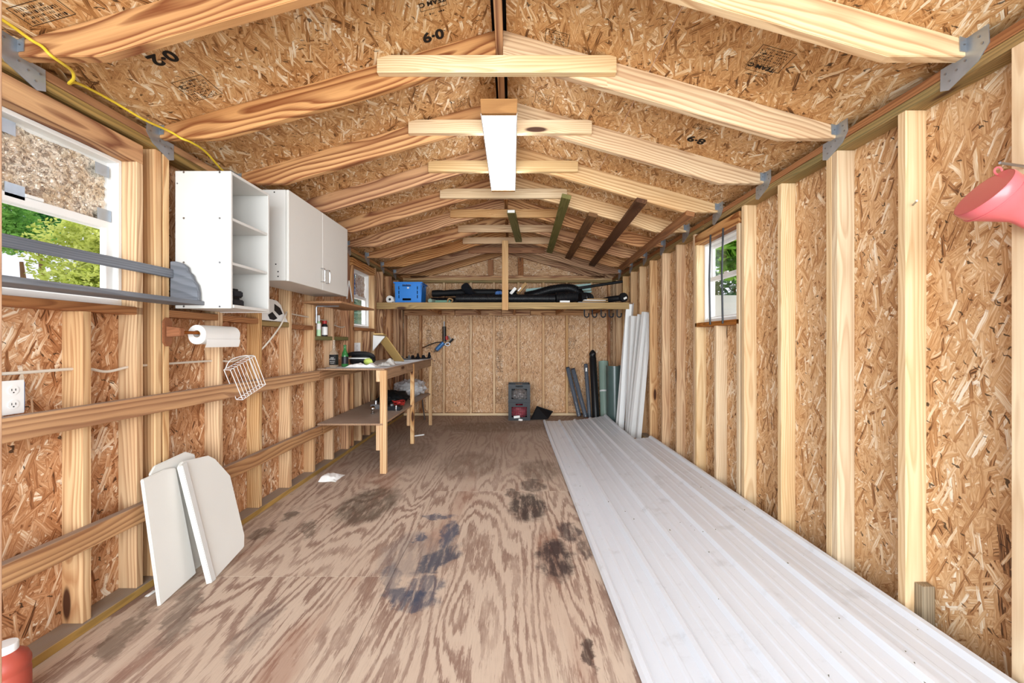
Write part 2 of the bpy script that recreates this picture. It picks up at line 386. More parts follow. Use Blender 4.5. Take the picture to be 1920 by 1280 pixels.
dark_board = wood('dark_board', '6b4a34', '5c3e2b', '40291c', .01, .8, .2)
brown_board = wood('brown_board', '84603f', '76543a', '553a27', .01, .8, .2)
orange_board = wood('orange_board', 'aa7444', '98643a', '6e4426', .012, .8, .2)
bench_ply = wood('bench_ply', 'b08f72', '9f7f65', '7a604c', .02, .5, .1, dusty='b3a294')
OSB_L = [(.0, '5a3a22'), (.14, '986a3e'), (.4, 'c3925f'), (.64, 'd6ad7b'), (.86, 'e9d2ae'), (1, 'f4e8d2')]
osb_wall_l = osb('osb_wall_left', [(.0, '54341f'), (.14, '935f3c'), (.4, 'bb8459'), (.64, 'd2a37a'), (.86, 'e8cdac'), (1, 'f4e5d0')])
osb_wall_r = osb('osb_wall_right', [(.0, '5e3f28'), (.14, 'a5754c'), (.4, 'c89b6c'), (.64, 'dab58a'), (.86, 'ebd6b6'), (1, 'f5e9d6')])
osb_roof = osb('osb_roof', OSB_L, fl=1.0)
osb_back = osb('osb_wall_back', [(.0, '6b4a34'), (.16, 'a37853'), (.45, 'c79a70'), (.7, 'd8b28b'), (.9, 'e7cdad'), (1, 'f0dfca')], fl=.55)
floor_ply = ply('plywood_floor')
white_lam = plain('white_laminate', 'd3d2ce', .4, .4, var=.02, scale=3)
white_in = plain('white_cabinet_board', 'd8d6d0', .45, .4, var=.03, scale=3)
white_panel = plain('white_painted_board', 'e3e2dc', .5, .35, var=.03, scale=4)
vinyl = plain('white_vinyl', 'eeeeec', .35, .4, var=.02)
white_steel = plain('white_painted_steel', 'e0e6ee', .35, .45, var=.02, scale=2.5, dirt=('8a8884', .22))
trim_white = plain('white_trim', 'e6e6e4', .4, .4, var=.03)
galv = plain('galvanised_steel', 'a9b4c0', .35, .5, .75, .16, 22)
steel = plain('steel', '9a9da2', .3, .5, .9, .1, 12)
chrome = plain('chrome', 'd0d2d4', .12, .5, 1, .02)
black_pl = plain('black_plastic', '17181b', .4, .4, var=.15)
black_matte = plain('black_rubber', '121315', .6, .3, var=.2)
charcoal = plain('charcoal_plastic', '1b1e24', .45, .4, var=.1)
# ================================================================ THE SHELL
XL, XR = -1.902, 1.755            # inner faces of the wall sheathing
IL, IR = XL + .089, XR - .089     # inner edges of the studs
YF, YB = .70, 6.98                # front of the shell, inner face of the back sheathing
RX = -.065                        # ridge
PITCH = .2875; SL = math.atan(PITCH); ZR = 2.836
ST, SB = 2.209, .038              # stud top and bottom
PT = 2.285                        # top of the double plate
W1 = (1.31, 2.0); W2 = (4.76, 5.45); W3 = (3.08, 3.74); WZ = (1.397, 2.10)

wall_left = struct('wall_left', 'left stud wall sheathed in strand board'); wall_right = struct('wall_right', 'right stud wall sheathed in strand board')
wall_back = struct('wall_back', 'back stud wall of strand board with gable'); ceiling = struct('ceiling', 'gable roof of rafters under strand board')
floor = struct('floor', 'worn stained plywood floor')
ground = MB().box((-40, -40, -.4), (40, 40, -.22)).build('ground', plain('pale_gravel', 'b5b0a4', .9, .1, var=.15, scale=.6)); ground['kind'] = 'structure'

_pn = {}
def panel(name, L, Wd, t, mat, parent, Mw):
    k = (round(L, 3), round(Wd, 3), round(t, 3), mat.name)
    if k not in _pn: _pn[k] = box_me(L, Wd, t, mat, .001)
    return link(name, _pn[k], None, parent, Mw)
def panel_hole(name, L, Wd, t, mat, parent, Mw, h):
    """board with a rectangular opening h = (u0, u1, v0, v1) in its own plane"""
    u0, u1, v0, v1 = h; a, b = L / 2, Wd / 2; vs = []; fs = []
    for z in (-t / 2, t / 2):
        vs += [(-a, -b, z), (a, -b, z), (a, b, z), (-a, b, z), (u0, v0, z), (u1, v0, z), (u1, v1, z), (u0, v1, z)]
    for i in range(4):
        j = (i + 1) % 4
        fs += [(i, i + 4, j + 4, j), (8 + i, 8 + j, 12 + j, 12 + i), (i, j, 8 + j, 8 + i), (4 + i, 12 + i, 12 + j, 4 + j)]
    me = bpy.data.meshes.new(name); me.from_pydata(vs, [], fs); me.update()
    return link(name, me, mat, parent, Mw)

# ---- floor: plywood sheets, long side along the room
def sheets(x0, x1, ys):
    for a, b in zip(ys[:-1], ys[1:]):
        panel('plywood_sheet', b - a - .002, x1 - x0 - .002, .018, floor_ply, floor, M.Translation(((x0 + x1) / 2, (a + b) / 2, -.009)) @ M.Rotation(R(90), 4, 'Z'))
sheets(-1.913, -.63, [.3, 2.17, 4.61, 7.0]); sheets(-.63, .59, [.3, .97, 3.41, 5.85, 7.0]); sheets(.59, 1.766, [.3, 2.17, 4.61, 7.0])
box('floor_joist_skirt', (-1.913, .28, -.21), (1.766, .3, -.0), treated, floor)

# ---- side walls
def wall_sheath(parent, X, out, mat, seams, holes):
    z0, z1 = 0.0, 2.305; Wd = z1 - z0
    ax = V((0, 0, 1)); nrm = V((out, 0, 0)); yv = nrm.cross(ax)          # local X up the wall
    for a, b in zip(seams[:-1], seams[1:]):
        Mw = M.Translation((X + out * .0055, (a + b) / 2, (z0 + z1) / 2)) @ M((ax, yv, nrm)).transposed().to_4x4()
        hs = [h for h in holes if a < (h[0] + h[1]) / 2 < b]
        if hs:
            h = hs[0]; s = yv.y
            v = sorted([(h[0] - (a + b) / 2) * s, (h[1] - (a + b) / 2) * s])
            panel_hole('sheathing_panel', Wd, b - a - .003, .011, mat, parent, Mw, (WZ[0] - (z0 + z1) / 2, WZ[1] - (z0 + z1) / 2, v[0], v[1]))
        else: panel('sheathing_panel', Wd, b - a - .003, .011, mat, parent, Mw)
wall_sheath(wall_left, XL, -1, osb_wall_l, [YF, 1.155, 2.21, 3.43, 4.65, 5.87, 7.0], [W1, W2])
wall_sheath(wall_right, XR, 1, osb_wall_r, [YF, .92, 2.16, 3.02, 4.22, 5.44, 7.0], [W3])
def stud(y, side, z0=SB, z1=ST, mat=None, dx=0):
    x0, x1 = (XL, IL) if side < 0 else (IR, XR)
    m = mat or (pine_left if side < 0 else pine_pale)
    return box('stud', (x0 + dx, y, z0), (x1 + dx, y + .038, z1), m, wall_left if side < 0 else wall_right)
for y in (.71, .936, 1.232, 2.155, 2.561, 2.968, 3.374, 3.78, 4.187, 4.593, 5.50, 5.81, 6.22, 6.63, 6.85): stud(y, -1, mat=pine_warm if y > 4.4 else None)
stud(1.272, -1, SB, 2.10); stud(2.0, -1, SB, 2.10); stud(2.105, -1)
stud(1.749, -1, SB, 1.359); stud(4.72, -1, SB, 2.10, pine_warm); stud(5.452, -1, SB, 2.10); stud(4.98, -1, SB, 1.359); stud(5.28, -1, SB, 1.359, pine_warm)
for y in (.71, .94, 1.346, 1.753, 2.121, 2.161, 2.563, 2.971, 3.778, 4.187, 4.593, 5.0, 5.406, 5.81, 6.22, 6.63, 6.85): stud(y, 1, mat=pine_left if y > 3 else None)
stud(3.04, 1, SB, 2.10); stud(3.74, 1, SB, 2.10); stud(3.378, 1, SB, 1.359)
for sd, (x0, x1), par in ((-1, (XL, IL), wall_left), (1, (IR, XR), wall_right)):
    box('bottom_plate', (x0, YF, 0), (x1 + (.012 if sd < 0 else 0), 6.98, .038), plate_wood, par)
    for k, (a, b) in enumerate(((YF, 3.6), (3.6, 6.98))):
        box('top_plate', (x0, a, 2.209), (x1, b, 2.246), treated, par)
        box('top_plate', (x0 - (0 if sd > 0 else .0), a - (.0), 2.248), (x1, b, PT), pine_rail if sd < 0 else pine_block, par)
for par, w, s in ((wall_left, W1, -1), (wall_left, W2, -1), (wall_right, W3, 1)):
    x0, x1 = (XL, IL) if s < 0 else (IR, XR)
    box('header', (x0, w[0] - .038, 2.10), (x1, w[1] + .038, 2.19), pine_warm, par)
    box('rough_sill', (x0, w[0] - .038 + .001, 1.359), (x1, w[1] + .037, 1.397), pine_block, par)
# rails screwed across the left studs, and blocks between the studs
for z0, m in ((.873, pine_rail), (.36, pine_rail)):
    box('rail', (IL, YF, z0), (IL + .038, 3.82 if z0 > .5 else 3.9, z0 + .089), m, wall_left)
    box('rail', (IL, 3.822 if z0 > .5 else 3.902, z0), (IL + .038, 6.2, z0 + .089), m, wall_left)
for a, b, z, m in ((2.193, 2.561, 1.36, pine_block), (2.599, 2.968, 1.357, pine_block), (3.006, 3.374, 1.345, treated), (3.412, 3.78, 1.335, pine_block), (3.818, 4.187, 1.242, treated_green), (4.225, 4.593, 1.242, treated_green)):
    box('block', (XL, a, z), (IL - .001, b, z + .038), m, wall_left)

# ---- back wall and gable
def back_panel(x0, x1, z0, z1):
    panel('sheathing_panel', z1 - z0, x1 - x0 - .003, .011, osb_back, wall_back, M.Translation(((x0 + x1) / 2, YB + .0055, (z0 + z1) / 2)) @ frame((0, 0, 1), (0, 1, 0)))
for a, b in ((-1.913, -1.135), (-1.135, .1), (.1, 1.32), (1.32, 1.766)): back_panel(a, b, 0, 2.25)
MB().prism([(-1.913, YB, 2.252), (1.766, YB, 2.252), (1.766, YB, 2.33), (RX, YB, 2.836), (-1.913, YB, 2.33)], (0, .011, 0)).build('gable_panel', osb_back, wall_back, Mw=M.Translation((RX, YB, 2.4)) @ frame((1, 0, 0), (0, 1, 0)))
BS = (-1.80, -1.545, -1.152, -.703, -.319, .089, .503, .895, 1.30, 1.60, 1.70)
for x in BS: box('stud', (x, YB - .089, SB), (x + .038, YB, ST), pine_left if -1.2 < x < 1.4 else pine_warm, wall_back)
box('bottom_plate', (IL, YB - .089, 0), (IR, YB, .038), pine_collar, wall_back)
box('top_plate', (IL, YB - .089, 2.209), (IR, YB, 2.246), treated, wall_back); box('top_plate', (IL, YB - .089, 2.248), (IR, YB, PT), pine_left, wall_back); box('top_plate', (IL + .12, YB - .089, PT + .002), (IR - .12, YB - .0, PT + .042), pine_warm, wall_back)
for x in (-.40, .10): box('gable_stud', (x, YB - .089, PT + .043), (x + .089, YB - .05, ZR - .145 - PITCH * max(abs(x - RX), abs(x + .089 - RX))), pine_block, wall_back)
# loft ledger blocks on the back studs
for a, b in ((-1.78, -.95), (-.94, -.18), (-.17, .3), (.31, 1.18)): box('ledger', (a, YB - .127, 1.662), (b, YB - .09, 1.745), pine_warm, wall_back)

# ---- roof
def rafter_poly(s):
    e = RX + s * .019
    xw = XL if s < 0 else XR; seat = RX + s * 1.445
    zb = lambda x: 2.691 - PITCH * abs(x - RX); zt = lambda x: ZR - PITCH * abs(x - RX)
    return [(xw, 2.287), (seat, 2.287 if False else zb(seat)), (e, zb(e)), (e, zt(e)), (xw, zt(xw))]
RY = [1.52 + .6096 * k for k in range(9)]
def rafter(s, y, mat, name='rafter'):
    P = rafter_poly(s); P[0] = (P[0][0], P[1][1])
    mid = V(((P[0][0] + P[2][0]) / 2, y, 2.55)); Mw = M.Translation(mid) @ frame((math.cos(SL), 0, -s * math.sin(SL)), (0, 1, 0))
    return MB().prism([(x, y, z) for x, z in P], (0, .038, 0)).build(name, mat, ceiling, Mw=Mw, bev=.0025)
r0 = {(s, m.name): rafter(s, 0, m) for s in (-1, 1) for m in (pine_warm, pine_rafter)}
def place_rafter(s, y, m):
    o = r0[(s, m.name)]
    if (s, m.name) not in used: used.add((s, m.name))
    else: o = o.copy(); COL.objects.link(o)
    o.location.y += y - o.location.y; return o
used = set()
for i, y in enumerate([.91] + RY + [YB - .089]):
    place_rafter(-1, y, pine_warm); place_rafter(1, y, pine_rafter if i < 6 else pine_warm)
for k in [k for k in r0 if k not in used]: bpy.data.objects.remove(r0[k])
for i, y in enumerate(RY[1:8]):
    box('collar_tie', (-.683 + .006 * (i % 3), y - .038, 2.588), (.529 - .007 * (i % 2), y, 2.677), pine_collar if i < 4 else pine_left, ceiling)
box('collar_tie', (-.67, RY[8] - .038, 2.588), (.5, RY[8], 2.677), pine_block, ceiling)
for a, b in ((.5, 3.96), (3.962, 7.0)): box('ridge_board', (RX - .019, a, 2.745), (RX + .019, b, 2.836), pine_warm, ceiling)
MB().prism([(RX - .15, .5, ZR + .012 - .15 * PITCH), (RX, .5, ZR + .03), (RX + .15, .5, ZR + .012 - .15 * PITCH), (RX + .15, .5, ZR + .03 - .15 * PITCH), (RX, .5, ZR + .05), (RX - .15, .5, ZR + .03 - .15 * PITCH)], (0, 6.5, 0)).build('ridge_vent', black_matte, ceiling)
def roof_frame(s, d, y, off=.0055):
    c, n = math.cos(SL), math.sin(SL); yv = V((s * c, 0, -n)); xv = V((0, 1, 0)); zv = xv.cross(yv)
    up = V((s * n, 0, c))
    return M.Translation(V((RX, y, ZR)) + yv * d + up * off) @ M((xv, yv, zv)).transposed().to_4x4()
for s, rows in ((-1, ([.5, 1.54, 3.98, 6.42, 7.0], [.5, 2.76, 5.2, 7.0])), (1, ([.5, 2.15, 4.59, 7.0], [.5, 3.37, 5.81, 7.0]))):
    for (d0, d1), ys in zip(((.038, .80), (.802, 2.12)), rows):
        for a, b in zip(ys[:-1], ys[1:]):
            panel('roof_panel', b - a - .003, d1 - d0, .011, osb_roof, ceiling, roof_frame(s, (d0 + d1) / 2, (a + b) / 2))
# galvanised ties where the rafters meet the plates
def tie(s, y):
    x = IL if s < 0 else IR; i = s * -1
    m = MB(); z = PT
    pts = [(x, y - .072, z + .08), (x, y - .05, z + .098), (x, y - .004, z + .095), (x, y - .004, z + .006), (x, y + .04, z - .004), (x, y + .088, z - .002), (x, y + .09, z - .085), (x, y + .06, z - .098), (x, y - .04, z - .055), (x, y - .076, z - .012)]
    m.prism(pts, (i * .003, 0, 0))
    m.prism([(x, y - .004, z + .004), (x + i * .026, y - .004, z + .008), (x + i * .028, y - .004, z + .085), (x + i * .02, y - .004, z + .093), (x, y - .004, z + .093)], (0, .003, 0))
    o = m.build('rafter_tie', galv, ceiling, origin=(x, y, z))
    d = MB()
    for (a, b) in ((-.05, .06), (-.045, .03), (-.055, .0), (.0, -.025), (.03, -.04), (.055, -.065), (.07, -.03), (-.02, .07)):
        d.cyl((x + i * .003, y + a, z + b), (x + i * .0055, y + a, z + b), .0045, n=6)
    for (a, b) in ((.012, .03), (.012, .06), (.016, .08)): d.cyl((x + i * a, y - .004, z + b), (x + i * a, y - .0065, z + b), .0035, n=6)
    n = d.build('nail_heads', steel, o, kind='stuff'); return o
for s in (-1, 1):
    t0 = tie(s, RY[0])
    for y in RY[1:]:
        copy_tree(t0, None, parent=ceiling).location.y += y - RY[0]

# ---- mill stamps printed on the roof boards
ink = plain('black_ink', '2c2724', .8, .1, var=.1)
def roof_pt(x, y):
    a = (x - 960) / 777; b = (640 - y) / 777
    t = (ZR + PITCH * -RX * (1 if x < 900 else -1) * (1 if x < 900 else 1) - H) / (b - PITCH * a) if a * 1 < -.08 else (ZR + PITCH * RX - H) / (b + PITCH * a)
    return V((a * t, t, H + b * t))
rs = random.Random(5)
def stamp(px, py, rows, w=.13, team=None, num=None, boxed=True):
    c = roof_pt(px, py); s = -1 if c.x < RX else 1
    up = V((s * math.sin(SL), 0, math.cos(SL))); v = V((0, 1, 0)); u = V((-math.cos(SL), 0, s * math.sin(SL)))
    c = c - up * .0012
    m = MB()
    def q(u0, v0, u1, v1): m.add([c + u * a + v * b for a, b in ((u0, v0), (u1, v0), (u1, v1), (u0, v1))], [(0, 1, 2, 3)])
    y = 0
    for r in range(rows):
        h = rs.choice((.006, .007, .009, .012)); x = -w / 2 + .012 + rs.random() * .012
        while x < w / 2 - .014:
            l = rs.uniform(.003, .0075)
            if rs.random() > .2:
                q(x, y, x + l * .45, y + h)
                if rs.random() > .5: q(x + l * .4, y + h * (.0 if rs.random() > .5 else .65), x + l * .9, y + h * .3 if rs.random() > .5 else y + h)
            x += l + .002
        y += h + .006
    if boxed:
        for a in (-w / 2, w / 2): q(a - .0012, -.01, a + .0012, y)
        for b in (-.01, y): q(-w / 2, b - .0012, w / 2, b + .0012)
    if rows or boxed: o = m.build('stamp', ink, ceiling, kind='stuff', Mw=M.Translation(c))
    def text(tx, du, dv, size):
        link('stamp_text', text_me(tx, size, ink, .001), None, ceiling, M.Translation(c + u * du + v * dv - up * .0003) @ M((u, v, u.cross(v))).transposed().to_4x4())
    if team: text(team, 0, -.055, .034); q2 = MB(); \
        [q2.add([c + u * a + v * b for a, b in ((u0, v0), (u1, v0), (u1, v1), (u0, v1))], [(0, 1, 2, 3)]) for u0, v0, u1, v1 in ((-.062, -.068, -.06, -.022), (.06, -.068, .062, -.022), (-.062, -.022, .062, -.02))]; q2.build('stamp_frame', ink, ceiling, kind='stuff', Mw=M.Translation(c))
    if num: text(num, 0, num_dv, .07)
num_dv = -.16
num_dv = .075; stamp(815, 22, 1, team='TEAM C', num=None, boxed=False)
stamp(815, 62, 0, boxed=False, num='6\u21930') if False else None
stamp(1046, 62, 5, .12, boxed=True); stamp(1022, 178, 7, .12); stamp(862, 186, 6, .12); stamp(352, 150, 8, .14); stamp(1460, 95, 8, .15)
stamp(1415, 140, 1, team='TEAM C', boxed=False); stamp(1322, 238, 2, .12); stamp(60, 8, 4, .16); stamp(690, 258, 4, .12, boxed=False)
for px, py, tx in ((812, 66, '0\u00b79'), (305, 108, '0\u00b72'), (1306, 262, '8\u00b79')):
    c = roof_pt(px, py); s = -1 if c.x < RX else 1
    up = V((s * math.sin(SL), 0, math.cos(SL))); v = V((0, 1, 0)); u = V((-math.cos(SL), 0, s * math.sin(SL)))
    link('stamp_text', text_me(tx, .085, ink, .0035), None, ceiling, M.Translation(c - up * .0014) @ M((u, v, u.cross(v))).transposed().to_4x4())

# faded columns of print up the back wall boards
def print_column(x, w, z0, z1):
    m = MB(); z = z0
    while z < z1:
        if rs.random() < .22: z += rs.uniform(.05, .16)
        h = rs.choice((.012, .016, .02, .03)); u = x
        while u < x + w:
            l = rs.uniform(.007, .018)
            if rs.random() > .12: m.add([(u, YB - .0012, z), (u + l * .45, YB - .0012, z), (u + l * .45, YB - .0012, z + h), (u, YB - .0012, z + h)], [(0, 1, 2, 3)])
            if rs.random() > .6: m.add([(u, YB - .0012, z), (u + l, YB - .0012, z), (u + l, YB - .0012, z + h * .25), (u, YB - .0012, z + h * .25)], [(0, 1, 2, 3)])
            u += l + .003
        z += h + .009
    m.build('faded_print', plain('faded_ink', '45362f', .8, .1, var=.25), wall_back, kind='stuff')
print_column(-.262, .10, .12, 1.62); print_column(.96, .10, .15, 1.5); print_column(-1.44, .08, .75, 1.5)

# ---- windows: single-hung vinyl
def glass_mat():
    t = NT('window_glass'); nt = t.t
    tr = nt.nodes.new('ShaderNodeBsdfTransparent'); gl = nt.nodes.new('ShaderNodeBsdfGlossy'); gl.inputs['Roughness'].default_value = .02
    lw = nt.nodes.new('ShaderNodeLayerWeight'); lw.inputs[0].default_value = .5; mx = nt.nodes.new('ShaderNodeMixShader')
    fr = nt.nodes.new('ShaderNodeMath'); fr.operation = 'POWER'; nt.links.new(lw.outputs['Facing'], fr.inputs[0]); fr.inputs[1].default_value = 5.0
    nt.links.new(fr.outputs[0], mx.inputs[0]); nt.links.new(tr.outputs[0], mx.inputs[1]); nt.links.new(gl.outputs[0], mx.inputs[2]); nt.links.new(mx.outputs[0], t.out.inputs[0])
    return t.m
glass = glass_mat()
def ring(m, x0, x1, y0, y1, z0, z1, w, wb=None):
    wb = wb or w; n = len(m.v); vs = []
    for x in (x0, x1):
        vs += [(x, y0, z0), (x, y1, z0), (x, y1, z1), (x, y0, z1), (x, y0 + w, z0 + wb), (x, y1 - w, z0 + wb), (x, y1 - w, z1 - w), (x, y0 + w, z1 - w)]
    fs = []
    for i in range(4):
        j = (i + 1) % 4
        fs += [(i, j, j + 4, i + 4), (8 + i, 12 + i, 12 + j, 8 + j), (i, 8 + i, 8 + j, j), (4 + i, 4 + j, 12 + j, 12 + i)]
    return m.add(vs, fs)
def window(k, X, out, w):
    o = struct('window_%d' % k, 'white vinyl single-hung window'); y0, y1 = w; z0, z1 = WZ; zm = (z0 + z1) / 2 + .03
    f = lambda d: X + out * d
    ring(MB(), *sorted((f(-.02), f(.07))), y0 + .001, y1 - .001, z0 + .001, z1 - .001, .018).build('window_frame', vinyl, o, bev=.002)
    u = ring(MB(), *sorted((f(.035), f(.058))), y0 + .017, y1 - .017, zm - .016, z1 - .017, .03).build('upper_sash', vinyl, o, bev=.002)
    box('pane', (min(f(.044), f(.048)), y0 + .045, zm + .012), (max(f(.044), f(.048)), y1 - .045, z1 - .045), glass, u, 0)
    l = ring(MB(), *sorted((f(.008), f(.032))), y0 + .017, y1 - .017, z0 + .017, zm + .018, .034).build('lower_sash', vinyl, o, bev=.002)
    box('pane', (min(f(.018), f(.022)), y0 + .049, z0 + .049), (max(f(.018), f(.022)), y1 - .049, zm - .014), glass, l, 0)
    s = MB().prism([(f(-.022), y0 + .018, z0 + .001), (f(-.022), y0 + .018, z0 + .03), (f(.008), y0 + .018, z0 + .045), (f(.008), y0 + .018, z0 + .001)], (0, y1 - y0 - .036, 0)).build('window_sill', vinyl, o)
    MB().box((min(f(.002), f(.012)), (y0 + y1) / 2 - .03, zm + .018), (max(f(.002), f(.012)), (y0 + y1) / 2 + .03, zm + .03)).build('sash_lock', vinyl, o)
    return o
window(1, XL, -1, W1); window(2, XL, -1, W2); window(3, XR, 1, W3)
# front corner post of the doorway
wall_front = struct('wall_front', 'doorway of the shed'); box('door_jamb', (-.935, .655, 0), (-.8592, .70, 2.2), wood('jamb_wood', 'd8b79c', 'c8a184', '9c6f55', .012, .7, .3), wall_front)

# ---- trees and a white wall outside
def tree(name, label, loc, h, r, col, n, seed, trunk=True, leaf=.16, flat=1.0):
    o = thing(name, label, 'tree', loc); g = random.Random(seed); m = MB()
    for b in range(9):
        a = g.uniform(0, 6.28); rr = r * g.uniform(0, .62); c = V((math.cos(a) * rr, math.sin(a) * rr, h - r * flat * g.uniform(-.55, .75))) + V(loc); br = r * g.uniform(.32, .55)
        for k in range(n // 9):
            d = V((g.gauss(0, 1), g.gauss(0, 1), g.gauss(0, 1))).normalized() * br * g.uniform(.55, 1) ; p = c + d
            e = V((g.gauss(0, 1), g.gauss(0, 1), g.gauss(0, .6))).normalized(); f = e.orthogonal().normalized(); s = leaf * g.uniform(.6, 1.3)
            m.add([p - e * s, p + f * s * .4, p + e * s, p - f * s * .4], [(0, 1, 2, 3)])
    t = NT(name + '_leaf'); n1 = t.noise(t.obj(), 1.6, 4); lc = t.mix(t.smooth(n1, .35, .65), lin(col[0]), lin(col[1]))
    df = t.n('BsdfTranslucent', {'Color': lc}); mx = t.n('MixShader', {0: .35, 1: t.p, 2: df})
    t.done(lc, .5, .3); t.set(t.out.inputs[0], mx)
    m.build('foliage', t.m, o, kind='stuff')
    if trunk:
        tm = MB().tube(catmull([V(loc), V(loc) + V((.1, .05, h * .4)), V(loc) + V((0, 0, h * .8))], 4), [.06] * 4 + [.045] * 4 + [.03], 8)
        for k in range(0):
            a = k * 1.7; tm.tube([V(loc) + V((.05, 0, h * .45)), V(loc) + V((math.cos(a) * r * .5, math.sin(a) * r * .5, h * .9))], [.06, .02], 6)
        tm.build('trunk', brown_board, o)
    return o
tree('broadleaf_tree', 'yellow-green tree outside the near left window, in its right half', (-8.4, 8.4, -.22), 3.0, 1.45, ('9fb040', 'd8df80'), 14000, 3, leaf=.055)
tree('broadleaf_tree', 'dark green tall tree outside the near left window behind the yellow-green one', (-11.4, 10.0, -.22), 4.6, .95, ('3f8b4a', '7fbe65'), 8000, 4, leaf=.06)
tree('broadleaf_tree', 'mid green tree at the left edge of the near left window', (-10.3, 8.7, -.22), 3.9, .6, ('5c9440', '8fc060'), 3000, 7, leaf=.055)
tree('broadleaf_tree', 'bluish green tree outside the far left window', (-5.4, 14.2, -.22), 2.9, 1.6, ('5f8f7c', '9fc0ac'), 1800, 11)
tree('broadleaf_tree', 'bright green tree hanging over the white wall outside the right window', (4.5, 8.2, -.22), 3.6, 1.25, ('4f9a34', 'a8d858'), 2600, 21, leaf=.2)
tree('broadleaf_tree', 'dark green tree behind the white wall outside the right window', (7.2, 13.4, -.22), 4.0, 2.4, ('2e5a2e', '4f7f3f'), 2600, 23)
gw = thing('garden_wall', 'white rendered garden wall with a small dark vent outside the right window', 'wall', (5.0, 9.6, -.22))
MB().box((3.2, 9.4, -.22), (5.15, 9.55, 2.28)).box((5.15, 9.4, -.22), (8.2, 9.55, 2.12)).build('wall_body', plain('white_render', 'ecebea', .8, .1, var=.03), gw, bev=.005)
MB().box((4.98, 9.37, 1.42), (5.25, 9.4, 1.68)).build('vent', charcoal, gw)
# ================================================================ THE THINGS
from mathutils import noise as MN
rnd = random.Random(12)
def plate_holes(m, T, w, h, t, holes):
    """flat plate 0..w x 0..h, thickness t, rectangular openings (u0,v0,u1,v1); T maps (u, v, depth) to the world"""
    us = sorted({0, w} | {x for a in holes for x in (a[0], a[2])}); vs = sorted({0, h} | {x for a in holes for x in (a[1], a[3])})
    us = [u for u in us if 0 <= u <= w]; vs = [v for v in vs if 0 <= v <= h]
    solid = {}
    for i in range(len(us) - 1):
        for j in range(len(vs) - 1):
            cu, cv = (us[i] + us[i + 1]) / 2, (vs[j] + vs[j + 1]) / 2
            solid[i, j] = not any(a[0] < cu < a[2] and a[1] < cv < a[3] for a in holes)
    for (i, j), s in solid.items():
        if not s: continue
        a, b, c, d = us[i], us[i + 1], vs[j], vs[j + 1]
        for z in (0, t): m.add([T(a, c, z), T(b, c, z), T(b, d, z), T(a, d, z)], [(0, 1, 2, 3)])
        for (di, dj, p, q) in ((-1, 0, (a, c), (a, d)), (1, 0, (b, c), (b, d)), (0, -1, (a, c), (b, c)), (0, 1, (a, d), (b, d))):
            if not solid.get((i + di, j + dj), False):
                m.add([T(*p, 0), T(*q, 0), T(*q, t), T(*p, t)], [(0, 1, 2, 3)])
    return m
def crumple(m, c, r, amp=.25, f=6, n=28, k=18, seed=0, flat=None):
    c = V(c); r = V(r)
    def fn(u, v):
        a = 2 * math.pi * u; b = math.pi * (v - .5); d = V((math.cos(b) * math.cos(a), math.cos(b) * math.sin(a), math.sin(b)))
        q = 1 + amp * (MN.noise(d * f * .5 + V((seed, 0, 0))) + .6 * abs(MN.noise(d * f * 1.3 + V((0, seed, 0)))))
        p = V((d.x * r.x * q, d.y * r.y * q, d.z * r.z * q)) + c
        if flat is not None: p.z = max(p.z, flat)
        return p
    return m.grid(fn, n, k)
def text(parent, tx, loc, u, v, size, mat, name='lettering'):
    u = V(u).normalized(); v = V(v).normalized()
    return link(name, text_me(tx, size, mat), None, parent, M.Translation(loc) @ M((u, v, u.cross(v))).transposed().to_4x4())
def sheer(name, c, alpha, rough=.15):
    t = NT(name); tr = t.n('BsdfTransparent'); mx = t.n('MixShader', {0: alpha, 1: tr, 2: t.p}); t.done(lin(c), rough, .6); t.set(t.out.inputs[0], mx); return t.m
white_pl = plain('white_plastic', 'eeeeec', .4, .4, var=.03)
paper = plain('paper', 'f3f2ef', .85, .1, var=.02)
blue_pl = plain('blue_plastic', '2f86e0', .4, .4, var=.05)
red_pl = plain('red_plastic', 'b0302c', .45, .4, var=.1)
pink_pl = plain('pinkish_red_plastic', 'cf6468', .28, .5, var=.04)
rust_pl = plain('rust_red_plastic', 'a5493a', .4, .4, var=.1)
green_rubber = plain('sage_green_plastic', '8fa79a', .3, .5, var=.08)
dkgreen = plain('dark_green_sheet', '4e625f', .28, .5, var=.12)
black_ribbed = plain('black_ribbed_plastic', '1b1b1e', .45, .4, var=.2)
cardboard = plain('cardboard', 'b08d62', .8, .15, var=.06)
clear_bag = sheer('clear_plastic_bag', 'd8dade', .42)
clear_wrap = sheer('clear_plastic_wrap', 'aab4c2', .2, .06)

# ---------------------------------------------------------------- ceiling light
t = thing('ceiling_light', 'long fluorescent ceiling light with wood-grain ends under the collar ties', 'ceiling light', (-.0733, 2.93, 2.588))
fy0, fy1 = 2.315, 3.535; fx = -.0733; fz = 2.505
grain_end = wood('fixture_grain', 'b98a58', 'a87a4a', '855a34', .012, .5, 0)
MB().prism([(fx - .104, fy0, 2.587), (fx + .104, fy0, 2.587), (fx + .1, fy0, fz), (fx - .1, fy0, fz)], (0, .03, 0)).build('end_cap', grain_end, t, bev=.002)
MB().prism([(fx - .104, fy1 - .03, 2.587), (fx + .104, fy1 - .03, 2.587), (fx + .1, fy1 - .03, fz), (fx - .1, fy1 - .03, fz)], (0, .03, 0)).build('end_cap', grain_end, t, bev=.002)
MB().box((fx - .1, fy0 + .03, 2.56), (fx + .1, fy1 - .03, 2.587)).build('housing', vinyl, t)
lt = NT('lit_diffuser'); LAMP = 17.0
g = lt.n('SeparateXYZ', {0: lt.obj()}); em = lt.n('Emission', {'Color': lin('f4f8ff'), 'Strength': LAMP}); lt.set(lt.out.inputs[0], em)
